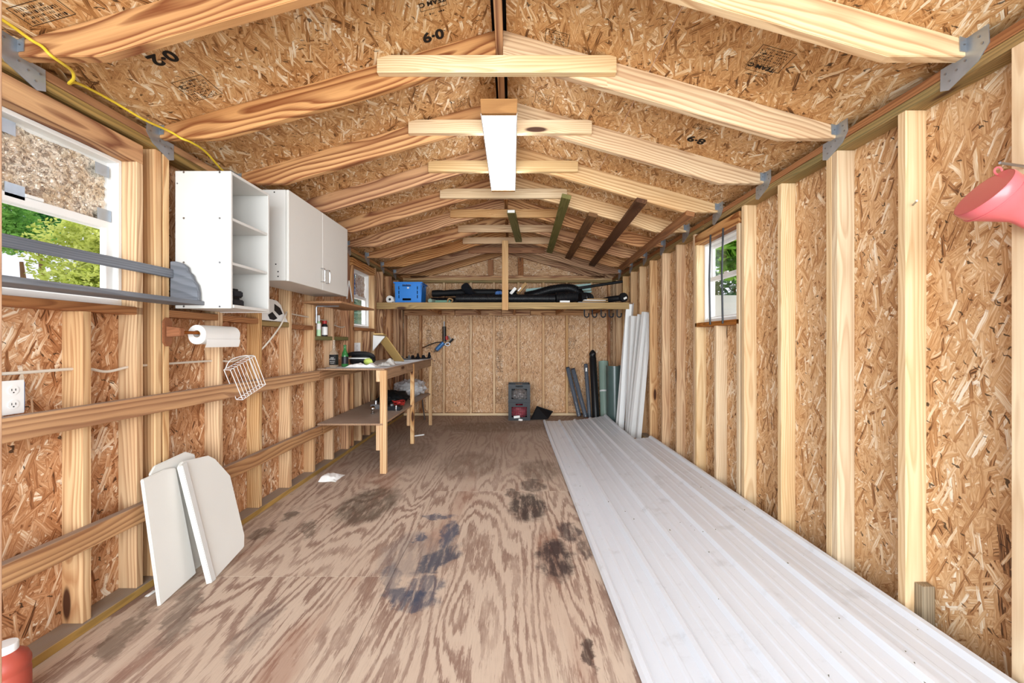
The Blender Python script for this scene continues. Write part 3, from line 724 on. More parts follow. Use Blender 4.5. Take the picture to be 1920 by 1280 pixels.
MB().prism([(fx - .098, fy0 + .028, 2.558), (fx + .098, fy0 + .028, 2.558), (fx + .098, fy0 + .028, fz + .004), (fx - .098, fy0 + .028, fz + .004)], (0, fy1 - fy0 - .056, 0)).build('diffuser', lt.m, t)
for s in (-1, 1): MB().box((fx + s * .1 - .003, fy0 + .02, fz), (fx + s * .1 + .003, fy1 - .02, fz + .012)).build('rim', vinyl, t)

# ---------------------------------------------------------------- boards stored under the rafters
def rz(x): return 2.691 - PITCH * abs(x - RX)
for lab, a, b, w, m, tw in (
    ('short greenish board with a white tag on its end, under the collar ties', (-.01, 4.26, 2.566), (.09, 5.50, 2.566), .085, treated_green, 0),
    ('greenish treated board under the right ends of the collar ties', (.48, 3.66, rz(.48) - .024), (.53, 5.85, rz(.53) - .024), .085, treated_green, 1),
    ('brown board second from the greenish ones, under the right rafters', (.765, 3.92, rz(.77) - .022), (.80, 5.9, rz(.80) - .022), .085, brown_board, 1),
    ('dark reddish brown board across the undersides of the right rafters', (1.035, 3.31, rz(1.03) - .022), (1.14, 5.92, rz(1.14) - .022), .085, dark_board, 1),
    ('orange-brown board nearest the right wall plate under the rafters', (1.43, 3.32, 2.255), (1.525, 5.82, 2.255), .07, orange_board, 1)):
    n = V((PITCH * .9 * tw, 0, 1))
    o = beam('board', a, b, w, .038, m, None, n); tag(o, lab, 'board', 'boards stored under the right side of the roof')
    if 'tag' in lab:
        MB().box((-.045, 4.2565, 2.553), (.028, 4.2595, 2.58)).build('tag', paper, o)

# ---------------------------------------------------------------- open cabinet, closed cabinet
y0, y1, x0, x1, z0, z1 = 2.229, 2.585, IL, -1.512, 1.408, 2.148
t = thing('open_cabinet', 'white open cabinet with three compartments beside the near left window', 'cabinet', (-1.66, 2.4, z0))
box('side_panel', (x0, y0, z0), (x1, y0 + .016, z1), white_lam, t); box('side_panel', (x0, y1 - .016, z0), (x1, y1, z1), white_lam, t)
box('top_panel', (x0, y0 + .017, z1 - .016), (x1, y1 - .017, z1), white_lam, t); box('bottom_panel', (x0, y0 + .017, z0 + .004), (x1 + .004, y1 - .017, z0 + .022), white_lam, t)
box('back_panel', (x0, y0 + .017, z0 + .023), (x0 + .006, y1 - .017, z1 - .017), white_in, t)
for z in (1.645, 1.885): box('shelf', (x0 + .007, y0 + .017, z), (x1 - .004, y1 - .017, z + .016), white_lam, t)
m = MB()
for z in (1.418, 1.655, 1.893, 2.14):
    for x in (-1.765, -1.572): m.cyl((x, y0 - .0015, z), (x, y0 + .002, z), .0055, n=10)
m.cyl((-1.80, y0 - .001, 2.08), (-1.80, y0 + .002, 2.08), .004, n=8); m.build('screw_heads', steel, t, kind='stuff')
y0, y1, x0, x1, z0, z1 = 2.79, 3.79, IL, -1.524, 1.641, 2.252
t = thing('wall_cabinet', 'white two-door wall cabinet with bow handles above the blocks', 'cabinet', (-1.66, 3.29, z0))
MB().box((x0, y0, z0), (x1, y1, z1)).build('carcass', white_lam, t, bev=.002)
for k, (a, b) in enumerate(((y0, 3.2885), (3.2915, y1))):
    d = box('door', (x1 + .002, a, z0 - .003), (x1 + .02, b, z1), white_in, t)
    hy = 3.262 if k == 0 else 3.352; hx = x1 + .02
    MB().tube(catmull([(hx, hy, 1.70), (hx + .022, hy, 1.702), (hx + .03, hy, 1.715), (hx + .03, hy, 1.79), (hx + .022, hy, 1.803), (hx, hy, 1.805)], 4), .005, 8).build('handle', chrome, d)
m = MB()
for (x, z) in ((-1.76, 2.235), (-1.60, 2.235), (-1.59, 1.75), (-1.575, 1.70), (-1.575, 1.668)): m.cyl((x, y0 - .001, z), (x, y0 + .001, z), .005, n=8)
m.build('screw_holes', charcoal, t, kind='stuff')

# ---------------------------------------------------------------- weathered wall shelf across the window
grey_wood = wood('weathered_grey', '8b8f96', '747880', '4d5158', .012, .5, .4, stain=('aab0b6', .4))
t = thing('ledge_shelf', 'weathered grey wooden shelf with back rail and scrolled end across the window', 'shelf', (-1.74, 1.6, 1.425))
box('shelf_board', (IL, .78, 1.424), (-1.652, 2.226, 1.446), grey_wood, t)
box('back_rail', (IL, .78, 1.566), (IL + .02, 2.195, 1.612), grey_wood, t)
pr = [(IL, 1.446), (-1.664, 1.446), (-1.664, 1.49), (-1.672, 1.53), (-1.69, 1.555), (-1.70, 1.585), (-1.72, 1.6), (-1.725, 1.625), (-1.75, 1.645), (-1.785, 1.655), (IL, 1.655)]
MB().prism([(x, 2.196, z) for x, z in pr], (0, .022, 0)).build('end_bracket', grey_wood, t, bev=.003)
# crumpled reflective film taped over the upper sashes
def film(name, label, y0, y1, z0, z1, X, mat, seed, cat, tape=True, grp=None):
    o = thing(name, label, cat, (X, (y0 + y1) / 2, z0), group=grp)
    def fn(u, v):
        y = y0 + (y1 - y0) * u; z = z0 + (z1 - z0) * v; q = V((y * 9, z * 9, seed))
        w = MN.noise(q) * .5 + abs(MN.noise(q * 2.1)) * .6 + abs(MN.noise(q * 4.7)) * .35 + abs(MN.noise(q * 6.3)) * .3 + abs(MN.noise(q * 12)) * .16
        return V((X + .02 * w, y, z + .004 * math.sin(y * 23 + seed)))
    MB().grid(fn, 130, 60, smooth=False).build('film', mat, o)
    if tape:
        for (a, b) in ((y0 + .22, z1 - .02), (y1 - .03, z1 - .035), (y0 + .25, z0 + .015), (y1 - .02, z0 + .03)):
            MB().box((X + .024, a - .035, b - .028), (X + .026, a + .03, b + .025)).build('tape', galv, o)
    return o
def foil(name, c1, c2, c3):
    t = NT(name); o = t.obj(); n = t.noise(o, 11, 5, .65); v = t.n('SeparateColor', {0: t.vor(t.vm('ADD', o, t.vm('MULTIPLY', t.n('TexNoise', {'Vector': o, 'Scale': 20.0}).outputs['Color'], (.06, .06, .06))), 75, '3D').outputs['Color']}).outputs[0]
    col = t.mix(t.smooth(n, .38, .62), lin(c1), lin(c2)); col = t.mix(t.math('MULTIPLY', t.math('GREATER_THAN', v, .78), .6), col, lin(c3))
    rid = t.math('ABSOLUTE', t.math('SUBTRACT', t.noise(o, 24, 3, .6, dist=1.2), .5))
    col = t.mix(t.math('MULTIPLY', t.smooth(rid, .022, .006), .75), col, lin('5f5048')); col = t.mix(t.math('MULTIPLY', t.smooth(t.noise(o, 40, 2), .62, .7), .7), col, lin('fbf6ee'))  # crease shade and cream highlights of the crumpling, painted into the colour
    return t.done(col, .3, .6, .5)
film('window_film', 'crumpled tan reflective film taped over the near left window', 1.345, 1.965, 1.795, 2.066, XL - .034, foil('crumpled_foil', 'efe6d6', 'd2bfa4', '7d6a5c'), 3.1, 'film')
film('window_film', 'crumpled film taped over the upper half of the far left window', 5.10, 5.41, 1.795, 2.066, XL - .034, foil('crumpled_foil_far', 'e9e0d4', 'bb9a80', 'f4f4f6'), 8.4, 'film', tape=False)
film('plastic_sheet', 'blue and white crumpled plastic in the far left window', 4.80, 5.08, 1.795, 2.062, XL - .024, foil('crumpled_blue', '2c62b4', '3f7fd0', 'c8d4ea'), 5.7, 'plastic sheet', tape=False)

# ---------------------------------------------------------------- paper towel holder, towel roll, wire basket
oak = wood('oak_stain', 'a86a3c', '98592f', '71411f', .006, .5, 0)
t = thing('towel_holder', 'brown wooden paper towel holder screwed to the left studs', 'holder', (-1.8, 2.2, 1.28))
def arm(y):
    z = 1.28; pts = [(IL, y - .028, z - .055), (IL, y - .012, z - .075), (IL, y + .012, z - .075), (IL, y + .028, z - .055), (IL, y + .028, z + .055), (IL, y + .012, z + .075), (IL, y - .012, z + .075), (IL, y - .028, z + .055)]
    MB().prism(pts, (.012, 0, 0)).build('mounting_plate', oak, t, bev=.003)
    MB().prism([(IL + .0125, y - .016, z - .026), (IL + .085, y - .016, z - .02), (IL + .085, y - .016, z + .02), (IL + .0125, y - .016, z + .03)], (0, .032, 0)).build('arm', oak, t, bev=.003)
arm(2.172); arm(2.62)
MB().cyl((-1.745, 2.18, 1.278), (-1.745, 2.62, 1.278), .009, n=12).build('dowel', oak, t)
t = thing('paper_towel_roll', 'roll of white paper towel on the wooden holder', 'paper towel', (-1.745, 2.44, 1.25))
m = MB(); n = 40; ro, ri = .05, .02; ya, yb = 2.295, 2.585; c = V((-1.745, 0, 1.272))
prof = []
for k in range(n): a = 2 * math.pi * k / n; prof.append((ro * math.cos(a), ro * math.sin(a)))
prof = [(x * (1 + .25 * max(0, (-z) / ro - .3)), z * (1 + .15 * max(0, -z / ro))) for x, z in prof]
vs = []
for y in (ya, yb):
    vs += [c + V((x, y, z)) for x, z in prof] + [c + V((ri * math.cos(2 * math.pi * k / n), y, ri * math.sin(2 * math.pi * k / n))) for k in range(n)]
fs = []
for k in range(n):
    j = (k + 1) % n
    fs += [(k, j, 2 * n + j, 2 * n + k), (n + k, 3 * n + k, 3 * n + j, n + j), (k, n + k, n + j, j), (2 * n + k, 2 * n + j, 3 * n + j, 3 * n + k)]
m.add(vs, fs, True).build('roll', paper, t)
MB().tube([c + V((.019 * math.cos(a), ya - .001, .019 * math.sin(a))) for a in [i * math.pi / 12 for i in range(24)]], .0012, 5, closed=True).build('core', cardboard, t)
MB().grid(lambda u, v: c + V((.052 - .01 * u * u, ya + .004 + (yb - ya - .008) * v, -.03 - .045 * u)), 4, 6).build('loose_sheet', paper, t)

t = thing('wire_basket', 'small white wire basket hanging tilted from the left wall cable', 'wire basket', (-1.72, 2.70, 1.0))
T = M.Translation((-1.715, 2.70, .995)) @ M.Rotation(R(-14), 4, 'Z') @ M.Rotation(R(24), 4, 'X')
P = lambda x, y, z: T @ V((x, y, z))
hw, hh, dp = .098, .108, .05
m = MB()
for x in (0, -dp): m.tube([P(x, -hw, -hh), P(x, hw, -hh), P(x, hw, hh), P(x, -hw, hh)], .0028, 6, closed=True)
m.build('rim_wires', white_pl, t)
m = MB()
for k in range(1, 8):
    y = -hw + 2 * hw * k / 8; m.tube([P(-dp, y, hh), P(0, y, hh - .001), P(0, y, -hh), P(-dp, y, -hh)], .0019, 5)
for z in (-hh, hh):
    for y in (-hw, hw): m.tube([P(0, y, z), P(-dp, y, z)], .0024, 5)
m.build('grid_wires', white_pl, t, kind='stuff')
MB().tube(catmull([P(-dp, -hw * .9, hh), P(-dp - .012, -.02, hh + .03), P(-dp - .012, hw * .8, hh + .012), P(-dp, hw, hh)], 6), .0028, 6).build('hanging_wire', white_pl, t)

# ---------------------------------------------------------------- cables and outlets
cable_w = plain('white_cable', 'ddd3c4', .5, .3); cable_y = plain('yellow_cable', 'e6c93a', .4, .4)
xc = -1.857
o = MB().tube(catmull([(xc, .72, 1.14), (xc, 1.3, 1.118), (xc, 1.55, 1.112), (xc, 1.79, 1.113), (xc, 1.9, 1.092), (xc, 2.02, 1.108), (xc, 2.2, 1.11), (xc, 2.58, 1.11), (xc + .02, 2.72, 1.10), (xc + .015, 2.85, 1.125), (xc, 2.99, 1.13)], 6), .0062, 8).build('cable', cable_w)
tag(o, 'white cable sagging through the near left studs above the rail', 'cable')
o = MB().tube(catmull([(xc, 3.02, 1.14), (xc + .045, 3.08, 1.225), (xc + .058, 3.2, 1.335), (xc + .058, 3.28, 1.42), (xc + .02, 3.39, 1.475), (xc, 3.5, 1.462), (xc, 3.8, 1.452), (xc, 3.95, 1.447), (xc, 4.2, 1.43), (xc, 4.3, 1.405), (xc, 4.5, 1.385), (xc, 4.62, 1.40)], 6), .0062, 8).build('cable', cable_w)
tag(o, 'white cable rising behind the cabinets to the far left studs', 'cable')
xp = IL + .05
o = MB().tube(catmull([(xp, 1.28, 2.34), (xp, 1.44, 2.342), (-1.752, 1.508, 2.328), (-1.712, 1.510, 2.304), (-1.685, 1.512, 2.275), (-1.69, 1.56, 2.274), (-1.715, 1.615, 2.284), (-1.74, 1.645, 2.273), (-1.785, 1.67, 2.268), (-1.80, 1.72, 2.30), (-1.80, 1.86, 2.312), (xp, 1.98, 2.292), (-1.748, 2.115, 2.302), (-1.69, 2.12, 2.268), (-1.676, 2.17, 2.27), (-1.687, 2.28, 2.274), (-1.718, 2.45, 2.247), (-1.75, 2.55, 2.26), (-1.79, 2.66, 2.295), (-1.80, 2.72, 2.30)], 6), .0055, 8).build('cable', cable_y)
tag(o, 'yellow cable looping over the left rafter ties', 'cable')
def outlet(label, T, group=None):
    o = thing('wall_outlet', label, 'outlet', T @ V((0, 0, 0)))
    MB().box((-.036, -.062, 0), (.036, .062, .006), T).build('cover_plate', white_pl, o, bev=.0015)
    for s in (-1, 1):
        r = MB().lathe([(.017, .006), (.017, .008), (.0, .008)], T @ V((0, s * .026, 0)), T.to_3x3() @ V((0, 0, 1)), 20).build('socket', vinyl, o)
        m = MB()
        for dx in (-.006, .006): m.box((dx - .001, s * .026 - .002, .0078), (dx + .001, s * .026 + .006, .0088), T)
        m.box((-.002, s * .026 - .01, .0078), (.002, s * .026 - .006, .0088), T); m.build('slots', black_pl, r)
    return o
outlet('white double power outlet on the left wall above the rail at the frame edge', M.Translation((-1.836, 1.52, 1.025)) @ frame((0, 1, 0), (1, 0, 0)))
box('outlet_box', (XL, 1.475, .97), (-1.837, 1.565, 1.08), blue_pl, wall_left)
outlet('white outlet plate on the stud side above the workbench', M.Translation((-1.857, 4.979, 1.153)) @ frame((1, 0, 0), (0, -1, 0)))

# ---------------------------------------------------------------- things on the blocks under the cabinets
t = thing('tool_plate', 'white flat metal plate with dark openings leaning on a block below the cabinets', 'plate', (-1.83, 3.2, 1.386))
MB().prism([(-1.822, 3.02, 1.387), (-1.822, 3.368, 1.387), (-1.83, 3.33, 1.45), (-1.835, 3.29, 1.52), (-1.838, 3.24, 1.548), (-1.838, 3.03, 1.56)], (-.006, 0, 0)).build('plate', white_pl, t)
for pts in ([(3.20, 1.52), (3.27, 1.495), (3.30, 1.45), (3.25, 1.435), (3.19, 1.47)], [(3.10, 1.43), (3.16, 1.455), (3.22, 1.41), (3.17, 1.394), (3.12, 1.398)]):
    MB().prism([(-1.8195 - .1 * (z - 1.387), y, z) for y, z in pts], (-.003, 0, 0)).build('opening', charcoal, t)
t = thing('spray_bottle', 'slim white and green bottle with white cap on the green block', 'bottle', (-1.826, 3.915, 1.2815))
MB().lathe([(.019, 0), (.02, .004), (.02, .115), (.012, .135), (.01, .14)], (-1.826, 3.915, 1.2815), n=20).build('body', plain('pale_green_plastic', 'b5dcae', .35, .4), t)
MB().lathe([(.0205, .06), (.0205, .118)], (-1.826, 3.915, 1.2815), n=20).build('label', white_pl, t)
MB().lathe([(.013, .14), (.013, .195), (.0, .197)], (-1.826, 3.915, 1.2815), n=16).build('cap', white_pl, t)
t = thing('bottle', 'dark bottle with white label and red cap on the green block', 'bottle', (-1.822, 4.03, 1.2815))
MB().lathe([(.026, 0), (.027, .005), (.027, .10), (.02, .115), (.017, .12)], (-1.822, 4.03, 1.2815), n=20).build('body', charcoal, t)
MB().lathe([(.0276, .012), (.0276, .09)], (-1.822, 4.03, 1.2815), n=20).build('label', white_pl, t)
MB().lathe([(.021, .12), (.021, .15), (.0, .152)], (-1.822, 4.03, 1.2815), n=16).build('cap', red_pl, t)
def battery(label, T):
    o = thing('battery_pack', label, 'battery', T @ V((0, 0, 0)), group='tool batteries in the open cabinet')
    MB().box((-.06, -.036, 0), (.06, .036, .04), T).build('case', black_pl, o, bev=.006)
    MB().box((-.045, -.024, .04), (.04, .024, .052), T).build('slide_rail', black_matte, o, bev=.003)
    MB().box((.058, -.03, .008), (.066, .03, .034), T).build('latch', charcoal, o, bev=.002)
    MB().box((-.012, -.0372, .006), (.03, -.0358, .016), T).build('stripe', red_pl, o)
    text(o, 'WORX', T @ V((-.022, -.0372, .024)), T.to_3x3() @ V((1, 0, 0)), T.to_3x3() @ V((0, 0, 1)), .022, white_pl)
zb = 1.408 + .0222
battery('black tool battery lying under the other one in the open cabinet', M.Translation((-1.63, 2.41, zb)) @ M.Rotation(R(-25), 4, 'Z'))
battery('black tool battery with white lettering on top of the other one', M.Translation((-1.64, 2.405, zb + .0525)) @ M.Rotation(R(-14), 4, 'Z'))
# plank shelf with angle bracket
plank = wood('plank_shelf', 'b88654', 'a87445', '875632', .015, .5, .2)
t = thing('plank_shelf', 'plain wooden plank shelf under the cabinet end reaching to the far window', 'shelf', (-1.64, 4.0, 1.56))
box('plank', (IL, 3.585, 1.562), (-1.478, 4.445, 1.58), plank, t)
MB().tube([(IL + .006, 3.83, 1.40), (IL + .006, 3.83, 1.545), (IL + .012, 3.83, 1.557), (-1.6, 3.83, 1.557)], .007, 8).build('angle_bracket', galv, t)
o = MB().tube([(-1.805, 4.53, 1.695), (-1.80, 4.572, 1.90)], .007, 6).tube([(-1.797, 4.572, 1.90), (-1.80, 4.668, 1.68)], .007, 6).build('folding_stick', white_pl)
tag(o, 'white V-shaped folding stick hanging beside the wall cabinet', 'stick')

# ---------------------------------------------------------------- workbench
t = thing('workbench', 'home-built wooden workbench with lower shelf along the left wall', 'workbench', (-1.5, 5.0, 0))
top_lam = plain('worn_white_top', 'e2e6ea', .45, .5, var=.06)
box('tabletop', (IL + .002, 3.85, .9635), (-1.185, 6.17, .978), bench_ply, t)
box('top_sheet', (IL + .05, 3.93, .9785), (-1.187, 6.16, .981), top_lam, t)
box('lower_shelf', (IL + .002, 3.85, .45), (-1.20, 6.17, .467), bench_ply, t)
for (a, b) in ((3.895, 4.97), (5.025, 6.08)): box('apron', (-1.224, a, .872), (-1.187, b, .962), bench_ply, t)
for y, w in ((3.852, .042), (4.98, .04), (6.09, .04)):
    box('leg', (-1.224 if w < .041 else -1.229, y, 0), (-1.18 if w < .041 else -1.17, y + w, .962), pine_left, t)
    box('leg_cleat', (-1.266, y + .002, .216), (-1.2285, y + .04, .449), pine_left, t)
    box('top_cleat', (-1.266, y + .002, .855), (-1.2285, y + .04, .962), pine_left, t)
zt = .9815
# on the bench
glass_c = sheer('clear_glass', 'b9a894', .45, .05)
t = thing('liquor_bottle', 'square clear bottle with a black label at the near corner of the workbench', 'bottle', (-1.69, 3.93, zt - .003))
by, bxx = 3.93, -1.69
MB().lathe([(.036, 0), (.038, .004), (.038, .135), (.032, .152), (.016, .17), (.014, .178)], (bxx, by, zt - .003), n=32, sq=.03).build('glass_body', glass_c, t)
MB().lathe([(.014, .178), (.0165, .2), (.0155, .212), (.0135, .225), (.0125, .265), (.0, .266)], (bxx, by, zt - .003), n=20).build('neck', glass_c, t)
lb = MB().lathe([(.0388, .03), (.0388, .128)], (bxx, by, zt - .003), n=32, sq=.03).build('label', black_pl, t)
text(lb, "JACK\nDANIEL'S", (bxx, by - .0352, zt + .088), (1, 0, 0), (0, 0, 1), .0135, white_pl); text(lb, 'Old No.7', (bxx, by - .0352, zt + .06), (1, 0, 0), (0, 0, 1), .012, white_pl); text(lb, 'WHISKEY', (bxx, by - .0352, zt + .044), (1, 0, 0), (0, 0, 1), .0095, white_pl)
t = thing('green_bottle', 'green glass bottle with dark label behind the square bottle', 'bottle', (-1.645, 4.08, zt))
gg = sheer('green_glass', '2f7a3e', .8, .06)
MB().lathe([(.03, 0), (.032, .005), (.032, .11), (.026, .135), (.014, .165), (.0125, .2), (.0145, .203), (.0145, .215), (.0, .216)], (-1.645, 4.08, zt), n=24).build('glass_body', gg, t)
MB().lathe([(.0326, .03), (.0326, .1)], (-1.645, 4.08, zt), n=24).build('label', charcoal, t)
t = thing('sports_bag', 'black rolled bag with a light stripe and yellow-green patch on the workbench', 'bag', (-1.52, 4.25, zt))
crumple(MB(), (-1.54, 4.28, zt + .066), (.13, .1, .07), .14, 4, seed=2, flat=zt).build('bag_body', black_matte, t)
MB().tube(catmull([(-1.66, 4.20, zt + .078), (-1.56, 4.168, zt + .08), (-1.44, 4.20, zt + .078)], 5), [.006] * 11, 6).build('stripe', white_pl, t)
crumple(MB(), (-1.45, 4.18, zt + .046), (.045, .03, .034), .15, 4, 16, 10, 5).build('patch', plain('lime', 'c4d66a', .5), t)
MB().tube(catmull([(-1.68, 4.25, zt + .11), (-1.6, 4.2, zt + .128), (-1.48, 4.22, zt + .125), (-1.41, 4.25, zt + .09)], 5), [.02] * 15 + [.01], 8).build('flap', black_pl, t)
def rag(name, label, cat, c, sx, sy, h, seed, mat=paper, n=26):
    c = V(c)
    def fn(u, v):
        x, y = (u - .5) * sx, (v - .5) * sy; q = V((x * 14, y * 14, seed)); e = max(0, 1 - (2 * max(abs(u - .5), abs(v - .5))) ** 4)
        return c + V((x + .02 * MN.noise(q + V((9, 0, 0))), y + .02 * MN.noise(q + V((0, 9, 0))), .003 + h * e * max(0, .35 + MN.noise(q * .8) + .5 * abs(MN.noise(q * 1.9)))))
    o = MB().grid(fn, n, n).build(name, mat); return tag(o, label, cat)
rag('paper_towel_sheet', 'crumpled white paper towels along the front of the workbench', 'paper towel', (-1.44, 4.02, zt), .3, .14, .05, 1.5)
rag('cloth_rag', 'greyish white crumpled rag beside the sports bag', 'rag', (-1.3, 4.3, zt), .14, .22, .075, 4.2, plain('grey_rag', 'c9c6c0', .85, .1))
# leaning corner shelf: two tan boards with a white gusset
tan = plain('tan_board', 'c3a266', .55, .3, var=.05)
t = thing('corner_bracket_board', 'tan board leaning on the wall with a short ledge and white gusset', 'board', (-1.45, 5.15, zt))
pz = lambda px, py, Y: V(((px - 960) * Y / 777, Y, H + (640 - py) * Y / 777))
a, b, c_, d = pz(720.5, 634, 5.02), pz(743, 676, 5.28), pz(720, 676, 5.28), pz(706, 646, 5.02)
a = V((-1.555, 5.12, 1.285)); b = V((-1.36, 5.2, zt)); wv = V((-.15, .10, 0)); nv = (b - a).cross(wv).normalized()
MB().prism([a, b, b + wv, a + wv], nv * .014).build('long_board', tan, t, bev=.002)
MB().prism([a + V((.01, -.002, .01)), a + V((.01, -.14, .03)), a + V((-.14, -.05, .03)), a + V((-.14, .09, .01))], (0, 0, .014)).build('ledge', tan, t, bev=.002)
MB().prism([a + V((-.012, -.02, .008)), a + V((-.15, -.03, .02)), a + V((-.16, -.02, -.17))], (.004, .012, 0)).build('gusset', white_pl, t)
for k, (x, y, r, lab) in enumerate(((-1.47, 5.62, 20, 'black flat hand tool lying on the far bench top, left of the others'), (-1.38, 5.86, -35, 'black pointed clamp in the middle of the far bench top'), (-1.26, 6.02, 50, 'dark blue-black clamp at the far end of the bench top'))):
    T = M.Translation((x, y, zt)) @ M.Rotation(R(r), 4, 'Z'); o = thing('hand_clamp', lab, 'tool', (x, y, zt), group='dark tools at the far end of the workbench')
    MB().box((-.11, -.012, 0), (.09, .012, .016), T).build('bar', black_pl, o, bev=.003)
    MB().prism([T @ V(p) for p in ((.05, -.016, .016), (.1, -.016, .016), (.095, -.016, .03), (.07, -.016, .075 + .01 * k))], T.to_3x3() @ V((0, .032, 0))).build('jaw', charcoal, o, bev=.003)
    MB().prism([T @ V(p) for p in ((-.06, -.015, .016), (0, -.015, .016), (-.02, -.015, .05), (-.05, -.015, .055))], T.to_3x3() @ V((0, .03, 0))).build('trigger_grip', charcoal, o, bev=.003)
    MB().cyl(T @ V((-.12, 0, .02)), T @ V((-.17, 0, .022)), .012, .009, 10).build('handle', black_matte, o)
o = rag('hardware_bits', 'little heap of metal bits on the sill by the far left window', 'hardware', (-1.76, 5.62, 1.24), .08, .1, .04, 7.7, galv, 14)
box('block', (XL, 5.54, 1.20), (IL, 5.81, 1.238), pine_warm, wall_left)
# on the lower shelf
zs = .4675
t = thing('black_bag', 'black crumpled bag lying on the lower shelf of the workbench', 'bag', (-1.38, 5.0, zs))
crumple(MB(), (-1.48, 5.16, zs + .06), (.17, .24, .085), .25, 5, 36, 20, 3, zs).build('bag_body', black_matte, t)
MB().tube(catmull([(-1.42, 5.0, zs + .11), (-1.31, 5.1, zs + .07), (-1.25, 5.25, zs + .02), (-1.29, 5.38, zs + .015)], 6), .008, 6).build('strap', black_pl, t)
t = thing('clear_bag', 'clear crinkled plastic bag at the far end of the lower shelf', 'bag', (-1.38, 5.7, zs))
crumple(MB(), (-1.42, 5.80, zs + .115), (.2, .22, .115), .3, 7, 44, 28, 6, zs).build('bag_skin', clear_bag, t)
crumple(MB(), (-1.42, 5.80, zs + .10), (.15, .17, .09), .2, 5, 24, 14, 9, zs + .005).build('contents', paper, t)
t = thing('cord_coil', 'red coiled cord on the lower shelf in front of the black bag', 'cord', (-1.32, 4.55, zs))
MB().tube([(-1.33 + (.06 + .012 * math.sin(a * .37)) * math.cos(a), 4.86 + (.09 + .02 * math.sin(a * .21)) * math.sin(a), zs + .017 + .0035 * a * .6 + .008 * math.sin(a * 2.3)) for a in [i * .35 for i in range(0, 70)]], .007, 6).build('cord', red_pl, t)
t = thing('hitch_ball', 'chromed hitch ball with shank at the left of the near bench leg', 'hitch ball', (-1.465, 4.36, zs))
MB().lathe([(.02, 0), (.022, .006), (.022, .016), (.012, .02), (.012, .03), (.02, .036), (.027, .05), (.028, .06), (.024, .074), (.014, .084), (.0, .087)], (-1.465, 4.36, zs), n=24).build('ball', chrome, t)
t = thing('ball_mount', 'grey steel hitch mount lying behind the chrome ball', 'hitch mount', (-1.55, 4.74, zs))
MB().box((-1.60, 4.68, zs), (-1.50, 4.80, zs + .05)).build('tongue', steel, t, bev=.004); MB().cyl((-1.55, 4.72, zs + .05), (-1.55, 4.72, zs + .09), .022, .018).build('knuckle', steel, t)
t = thing('trailer_coupler', 'dark steel coupler with a bright bolt on the front of the lower shelf', 'coupler', (-1.32, 4.63, zs))
MB().prism([(-1.40, 4.58, zs), (-1.235, 4.56, zs), (-1.235, 4.68, zs), (-1.40, 4.70, zs)], (0, 0, .045)).build('casting', charcoal, t, bev=.005)
m = MB(); m.cyl((-1.275, 4.555, zs), (-1.275, 4.555, zs + .06), .012, n=8); m.build('bolt', chrome, t); MB().cyl((-1.34, 4.63, zs + .045), (-1.34, 4.63, zs + .065), .022, n=10).build('nut', steel, t)
o = MB().cyl((-1.27, 5.35, .01), (-1.15, 5.42, .012), .009, n=8).build('white_tube', white_pl); tag(o, 'short white tube on the floor beneath the workbench', 'tube')
o = MB().tube([(-1.02, 5.86, .012), (-1.06, 5.95, .3), (-1.08, 5.99, .45)], .012, 8).build('white_stick', white_pl)
bpy.data.objects.remove(o)
o = MB().tube([(-1.345, 6.4, .02), (-1.40, 6.5, .24), (-1.42, 6.56, .40)], .011, 8).build('steel_bar', steel); tag(o, 'thin steel bar leaning behind the far bench leg', 'bar')
rag('paper_wad', 'torn white paper wad on the floor near the bench leg', 'paper', (-1.62, 3.72, .0), .16, .2, .05, 2.9)
rag('paper_scrap', 'tiny white paper scrap on the floor by the leaning boards', 'paper', (-1.76, 2.02, .0), .03, .04, .012, 6.1, n=8)

# ---------------------------------------------------------------- loft shelf at the back
t = thing('loft_shelf', 'wooden loft shelf across the back hung from a post under the roof', 'shelf', (-.1, 6.3, 1.66))
box('front_beam', (-1.86, 5.65, 1.672), (1.60, 5.688, 1.763), beam_wood, t)
box('deck', (IL + .002, 5.69, 1.746), (IR - .002, 6.886, 1.763), bench_ply, t)
for x in (-1.2, -.55, .02, .72, 1.3): box('joist', (x, 5.69, 1.672), (x + .038, 6.851, 1.744), pine_warm, t)
box('hanging_post', (-.135, 5.611, 1.655), (-.05, 5.649, 2.60), pine_left, t)
zl = 1.7635
def hook(x):
    o = thing('utility_hook', 'dark J-shaped hook screwed under the right end of the loft beam', 'hook', (x, 5.72, 1.6), group='hooks under the loft beam')
    MB().tube(catmull([(x - .03, 5.72, 1.672), (x - .03, 5.72, 1.60), (x - .022, 5.72, 1.575), (x, 5.72, 1.565), (x + .025, 5.72, 1.578), (x + .03, 5.72, 1.61)], 5), .009, 8).build('hook_rod', charcoal, o)
    MB().lathe([(.011, 0), (.012, .012), (.0, .016)], (x + .03, 5.72, 1.606), n=12).build('tip', black_matte, o); return o
h0 = hook(1.03)
h0['label'] = 'leftmost dark J-shaped hook under the right end of the loft beam'
for x, w in ((1.14, 'second'), (1.26, 'third'), (1.37, 'fourth'), (1.48, 'fifth')): copy_tree(h0, M.Translation((x, 5.72, 1.6)), 'dark J-shaped hook under the loft beam, %s from the left' % w)
